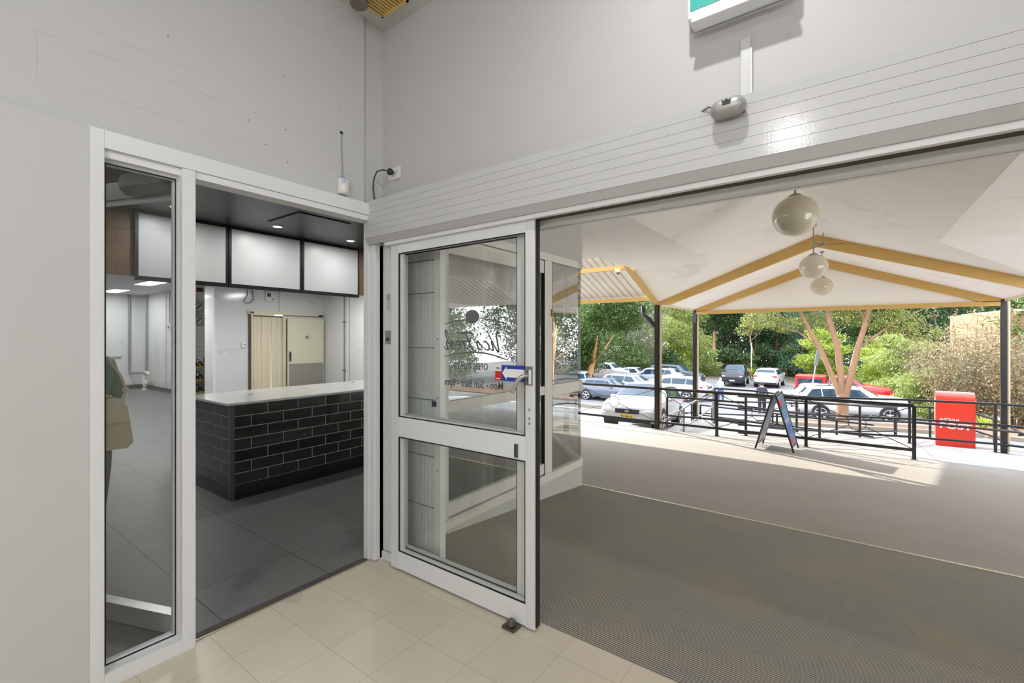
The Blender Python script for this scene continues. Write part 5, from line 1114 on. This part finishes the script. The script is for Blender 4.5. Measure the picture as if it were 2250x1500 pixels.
TREES = [tree(*a[:6], a[6], a[7], a[8], a[9], 11 + i, a[10], lean=a[11] if len(a) > 11 else 0.) for i, a in enumerate(TL)]
for i, (x, y) in enumerate(((15, 33), (21, 38), (25, 29), (31, 35), (33, 24), (38, 29), (37, 17), (43, 22), (38, 9), (45, 14), (13, 45), (20, 50))):
    d_ = dup(TREES[(4, 7, 11, 9)[i % 4]], (x, y, -2.8), i, 'tree right of the frame, showing only as a reflection in the bay window'); d_.scale = (1.1, 1.1, 1.0); d_['group'] = 'trees reflected in the bay window'
for i, px in enumerate(range(1150, 2420, 74)):
    tree(px, 74 + (i % 3) * 4, 21 - (i % 4), 13, ('dark', 'mid', 'dark', 'pine')[i % 4], 'tall dark tree in the rearmost row of the woods', 5200, .02, bark, .35, 200 + i, .62, 'rearmost row of trees')
HL = [(1335, 48, 5.2, 6.5, 'mid', 'broad green shrub behind the white utility truck'), (1285, 51, 5.6, 7, 'dark', 'dark shrub behind the orange trunked pine'), (1365, 52, 6, 6.5, 'pine', 'tall olive green shrub right of the white utility truck'), (1395, 46, 3.6, 5, 'mid', 'green shrub under the pine behind the parked cars'), (1450, 49, 3.4, 5.5, 'dark', 'dark shrub between the two left black posts'), (1500, 51, 4.2, 5, 'lime', 'yellow green shrub between the two left black posts'), (1545, 51.5, 4.5, 4.5, 'bush', 'pale leaved shrub just right of the second black post'),
      (1600, 51.5, 3.6, 5, 'dark', 'dark undergrowth behind the black utility truck'), (1645, 51.5, 2.6, 3.6, 'mid', 'green shrub between the black truck and the white car'), (1690, 51.5, 3.8, 5, 'dark', 'dark undergrowth behind the white car seen from behind'), (1735, 51, 3.4, 5, 'mid', 'green undergrowth right of the white car seen from behind'), (1775, 49, 3.4, 5.5, 'dark', 'dark undergrowth left of the red utility truck'), (1900, 44, 4.5, 7, 'dark', 'dark undergrowth beyond the red utility truck')]
for i, (px, k, h, wd_, kd_, lab) in enumerate(HL): tree(px, k, h, wd_, kd_, lab, 2600, .02, bark, .06, 60 + i, .26, 'undergrowth at the foot of the far trees', 'shrub', 'shrub')
tree(1980, 30, 4.7, 5.4, 'bush', 'large sunlit yellow green bush right of the white wagons', 11000, .02, bark, .07, 80, .20, None, 'bush', 'bush')
tree(1935, 34, 3.9, 4.2, 'lime', 'smaller lime bush touching the bonnet of the red utility truck', 4000, .02, bark, .06, 81, .20, None, 'bush', 'bush')
tree(2030, 24, 2.7, 3.0, 'bush', 'low leafy bush just left of the red post box', 4500, .02, bark, .05, 82, .15, None, 'bush', 'bush')
# sparse twiggy shrubs
def twiggy(px, k, h, wd_, label, seed, nl=2500, nt=46, leaf='dry'):
    x, y = spot(px, k); t = thing('twiggy_shrub', label, 'shrub', (x, y, gz(x, y)), 0, 'twiggy half bare shrubs on the right'); rnd = random.Random(seed); m = MB(); ends = []
    for i in range(nt):
        a = rnd.uniform(0, 6.28); sp_ = rnd.uniform(.1, 1) * wd_ / 2; hh = h * rnd.uniform(.55, 1); q0 = wd_ * .16 * rnd.random(); p = [(math.cos(a) * q0, math.sin(a) * q0, 0)]
        for j in range(1, 6): u = j / 5; p.append((math.cos(a) * (q0 + sp_ * u ** 1.1) + rnd.uniform(-.06, .06), math.sin(a) * (q0 + sp_ * u ** 1.1) + rnd.uniform(-.06, .06), hh * u))
        limb(m, p, .022, .006, 5)
        for j in (1, 2, 3, 4, 5):
            for q in range(4):
                b_ = Vector(p[j]); d = Vector((rnd.uniform(-1, 1), rnd.uniform(-1, 1), rnd.uniform(.1, 1))).normalized(); e = b_ + d * rnd.uniform(.25, .6); m.tube([b_, e], [.008, .004], 4, False); ends.append(e)
    m.build('branches', bark, t); f_ = MB()
    for i in range(nl):
        c = rnd.choice(ends) + Vector((rnd.gauss(0, .12), rnd.gauss(0, .12), rnd.gauss(0, .12))); s_n = rnd.uniform(.05, .11); q = Euler((rnd.uniform(-1.3, 1.3), rnd.uniform(-1.3, 1.3), rnd.uniform(0, 6.28))).to_matrix()
        f_.add([c + q @ Vector(v) * s_n for v in ((-.5, -.3, 0), (.5, -.2, 0), (.4, .3, 0), (-.4, .3, 0))], [(0, 1, 2, 3)])
    f_.build('foliage', LEAF[leaf], t); return t
twiggy(2105, 22, 3.9, 4.2, 'twiggy olive brown shrub rising above the red post box', 5, 5200, 60, 'dry')
twiggy(2160, 20, 4.4, 2.8, 'tall bare branched shrub left of the right black post', 6, 2200, 34, 'grey')
twiggy(2235, 19, 3.6, 3.4, 'brown twiggy shrub right of the right black post', 7, 4200, 50, 'dry')
twiggy(2130, 24, 5.6, 4.6, 'tallest twiggy shrub, standing against the pale brick building', 9, 3600, 60, 'dry')
twiggy(2055, 25, 3.6, 3.0, 'small pale twiggy shrub behind the low leafy bush', 8, 2600, 34, 'grey')
# strap leaved clumps
def clump(px, k, label, h=.8, seed=1, n=60):
    x, y = spot(px, k); t = thing('strap_leaf_plant', label, 'plant', (x, y, gz(x, y))); rnd = random.Random(seed); m = MB()
    for i in range(n):
        a = rnd.uniform(0, 6.28); L_ = h * rnd.uniform(.6, 1.1); sp_ = rnd.uniform(.15, .6) * h; w_ = .03; pr_ = []
        for j in range(5):
            u = j / 4; c = Vector((math.cos(a) * sp_ * u, math.sin(a) * sp_ * u, L_ * (u - .35 * u * u))); nn = Vector((-math.sin(a), math.cos(a), 0)) * w_ * (1 - .8 * u); pr_ += [c + nn, c - nn]
        m.add(pr_, [(2 * j, 2 * j + 1, 2 * j + 3, 2 * j + 2) for j in range(4)])
    m.build('leaves', LEAF['lime'], t)
clump(2160, 17.5, 'clump of green strap leaves right of the red post box', .8, 1); clump(1645, 47.5, 'clump of tall green strap leaves between the two facing vehicles', 1.9, 2, 80)
clump(2185, 18.5, 'second clump of green strap leaves near the right black post', .7, 3)
# the forked tree in front of the white wagons
x0_, y0_ = spot(1851, 18.0); z0_ = gz(x0_, y0_)
t = thing('forked_tree', 'smooth pinkish trunk forking into three limbs in front of the white wagons', 'tree', (x0_, y0_, z0_))
m = MB()
m.tube([(0, 0, -.05), (0, 0, .25), (.0, 0, .8), (.01, 0, 1.12), (.0, .0, 1.3)], [.28, .215, .20, .21, .13], 16)
def L3(pts, r0, r1): limb(m, pts, r0, r1, 12)
ux, uy = math.cos(R(36.3) * .15), 0
L3([(-.04, 0, .95), (-.12, 0, 1.35), (-.34, 0, 1.95), (-.68, .1, 2.9), (-1.15, .15, 3.9), (-1.5, .2, 4.7), (-1.9, .3, 5.6)], .12, .06)
L3([(.0, 0, 1.0), (-.02, 0, 1.4), (-.06, 0, 2.1), (-.16, .05, 3.1), (-.42, .1, 4.1), (-.55, .1, 5.0), (-.5, .2, 6.0)], .14, .08)
L3([(.05, 0, .95), (.12, 0, 1.35), (.27, 0, 1.95), (.44, 0, 2.9), (.70, .05, 3.9), (.88, .1, 4.8), (1.1, .2, 6.0)], .14, .07)
L3([(.46, 0, 3.0), (1.0, .2, 3.5), (1.6, .3, 4.0), (2.4, .4, 4.5)], .05, .02)
L3([(-.80, .1, 3.1), (-1.5, .2, 3.7), (-2.2, .3, 4.1), (-3.1, .5, 4.4)], .04, .015); L3([(-.3, .1, 3.6), (-.8, .3, 4.2), (-1.2, .4, 5)], .04, .02); L3([(.75, .1, 4.0), (.5, 0, 4.6), (.5, 0, 5.4)], .04, .02)
m.build('trunk', M('smooth_pink_bark', (140, 108, 82), .75, 0, .45, 2.6, .2, 12, stretch=(1, 1, .4)), t)
foliage([(-2.9, .3, 4.25, 1.0, 1.2, .55), (-1.9, .4, 4.0, .8, 1.0, .45), (-.9, .8, 4.1, .9, 1.0, .45), (.3, .9, 4.3, .8, 1.0, .5), (1.6, .6, 4.1, 1.1, 1.2, .6), (2.4, .4, 3.6, .7, .8, .4), (-.6, .0, 5.3, 3.6, 2.2, .9), (1.1, 1.4, 3.3, .6, .6, .35), (-3.5, .3, 3.8, .5, .6, .35)], 9500, .13, 42).build('foliage', LEAF['fore'], t)
# poles
x, y = spot(1775, 24); t = thing('sign_pole', 'leaning galvanised pole with an edge on street sign, left of the forked tree', 'sign post', (x, y, gz(x, y)))
gv = M('galvanised_pole', (168, 170, 178), .4, .5)
MB().tube([(0, 0, 0), (.22, 0, 1.8), (.44, 0, 3.35)], .035, 10).build('pole', gv, t)
MB().box(-.02, .03, -.12, .12, -.40, .40, .01, mat=Matrix.Translation((.40, 0, 3.05)) @ Matrix.Rotation(R(8), 4, 'Y') @ Matrix.Rotation(R(-35), 4, 'Z')).build('sign_panel', M('sign_back', (120, 122, 128), .5, .3), t)
x, y = spot(1651, 48); t = thing('thin_pole', 'thin white pole left of the white car seen from behind', 'pole', (x, y, gz(x, y)))
MB().tube([(0, 0, 0), (0, 0, 3.7)], .05, 8).build('pole', M('pole_white', (216, 220, 226), .4), t)
MB().lathe([(.09, 0), (.09, .1), (.05, .16)], n=12).build('pole_base', gv, t)
# black mesh fence at the foot of the trees
t = thing('mesh_fence', 'low dark mesh fence along the trees behind the parked vehicles', 'fence', (-9, 50.4, -2.72)); m = MB()
for i in range(90): m.box(-22 + i * .25, -21.985 + i * .25, 50.39, 50.41, -2.7, -1.5)
m.build('mesh_panel', darkt, t, True); MB().tube([(-22, 50.4, -1.5), (.5, 50.4, -1.5)], .03, 6).build('top_rail', darkt, t, True)
# ---------------- buildings
def brickM(nm, rgb, mortar): 
    return gridM(nm, rgb, mortar, .24, .086, 0, 0, .012, .85, .22, axes='XZ', vscale=2, bump=.2, offs=.5, spec=.2)
bm_ = brickM('orange_brown_brick', (176, 128, 100), (200, 186, 168))
bx_, by_ = spot(1118, 36)
t = thing('left_building', 'low brick building with a cream metal roof seen through the window corner', 'building', (bx_, by_, -2.7))
MB().box(-9, 2.2, 0, 9, 0, 3.0).build('brick_wall', bm_, t)
MB().prism([(-10, 0), (3.0, 0), (3.0, .22), (-10, .22)], .1, Matrix.Translation((0, -.95, 3.0)) @ Matrix.Rotation(R(90), 4, 'X')).build('fascia', M('green_grey_fascia', (120, 132, 116), .5), t)
m = MB(); n_ = 66
for i in range(n_):
    a = -10 + 13.0 * i / n_; b_ = a + 13.0 / n_ * .6
    m.add([(a, -.95, 3.22), (b_, -.95, 3.26), (b_, 4.5, 5.2), (a, 4.5, 5.16)], [(0, 1, 2, 3)]); m.add([(b_, -.95, 3.26), (a + 13.0 / n_, -.95, 3.22), (a + 13.0 / n_, 4.5, 5.16), (b_, 4.5, 5.2)], [(0, 1, 2, 3)])
m.add([(-10, 4.5, 5.16), (3, 4.5, 5.16), (3, 10, 3.2), (-10, 10, 3.2)], [(0, 1, 2, 3)]); m.add([(3, -.95, 3.22), (3, 10, 3.2), (3, 4.5, 5.16)], [(0, 1, 2)])
m.build('metal_roof', M('cream_metal_roof', (222, 208, 158), .45, .1), t)
MB().box(-1.6, .9, 2.4, 4.2, 4.5, 5.3).build('roof_vent', M('white_roof_box', (222, 226, 232), .5), t)
MB().box(-.9, 1.0, -.06, -.0, .9, 1.75).build('wall_sign', M('pale_blue_sign', (196, 206, 226), .5), t)
MB().text('P', .34, Matrix.Translation((.05, -.07, 1.45)) @ rx_).build('sign_lettering', darkt, t)
MB().prism([(-.10, 0), (.10, 0), (.10, .16), (.0, .26), (-.10, .16)], .01, Matrix.Translation((.05, -.065, 1.0)) @ rx_).build('sign_symbol', M('sign_red', (200, 60, 70), .5), t)
x, y = spot(2395, 30); bm2 = gridM('pale_orange_brick', (182, 134, 102), (192, 164, 142), .24, .086, 0, 0, .012, .85, .14, axes='XZ', vscale=2, bump=.15, offs=.5, spec=.2)
t = thing('right_building', 'pale orange brick building with white upper cladding behind the right shrubs', 'building', (x, y, -2.0), R(12))
MB().box(-4.2, 8, 0, 8, 0, 5.3).build('brick_wall', bm2, t)
MB().box(-2.6, 8, -.06, 0, 3.7, 5.3).box(-3.2, -2.7, -.1, .0, 1.9, 3.9).build('white_cladding', M('white_cladding', (176, 178, 188), .6, 0, .06, 2), t)
MB().box(-3.4, 8.2, -.2, 8.2, 5.3, 5.45).build('roof_edge', M('pale_roof_edge', (214, 214, 214), .5), t)
MB().box(-1.9, 1.2, -.04, .0, .9, 2.3).build('window', cgl, t)
MB().box(-2.9, -2.6, -.05, 0, 0, 1.9).build('timber_door_post', M('tan_post', (176, 134, 92), .7), t)
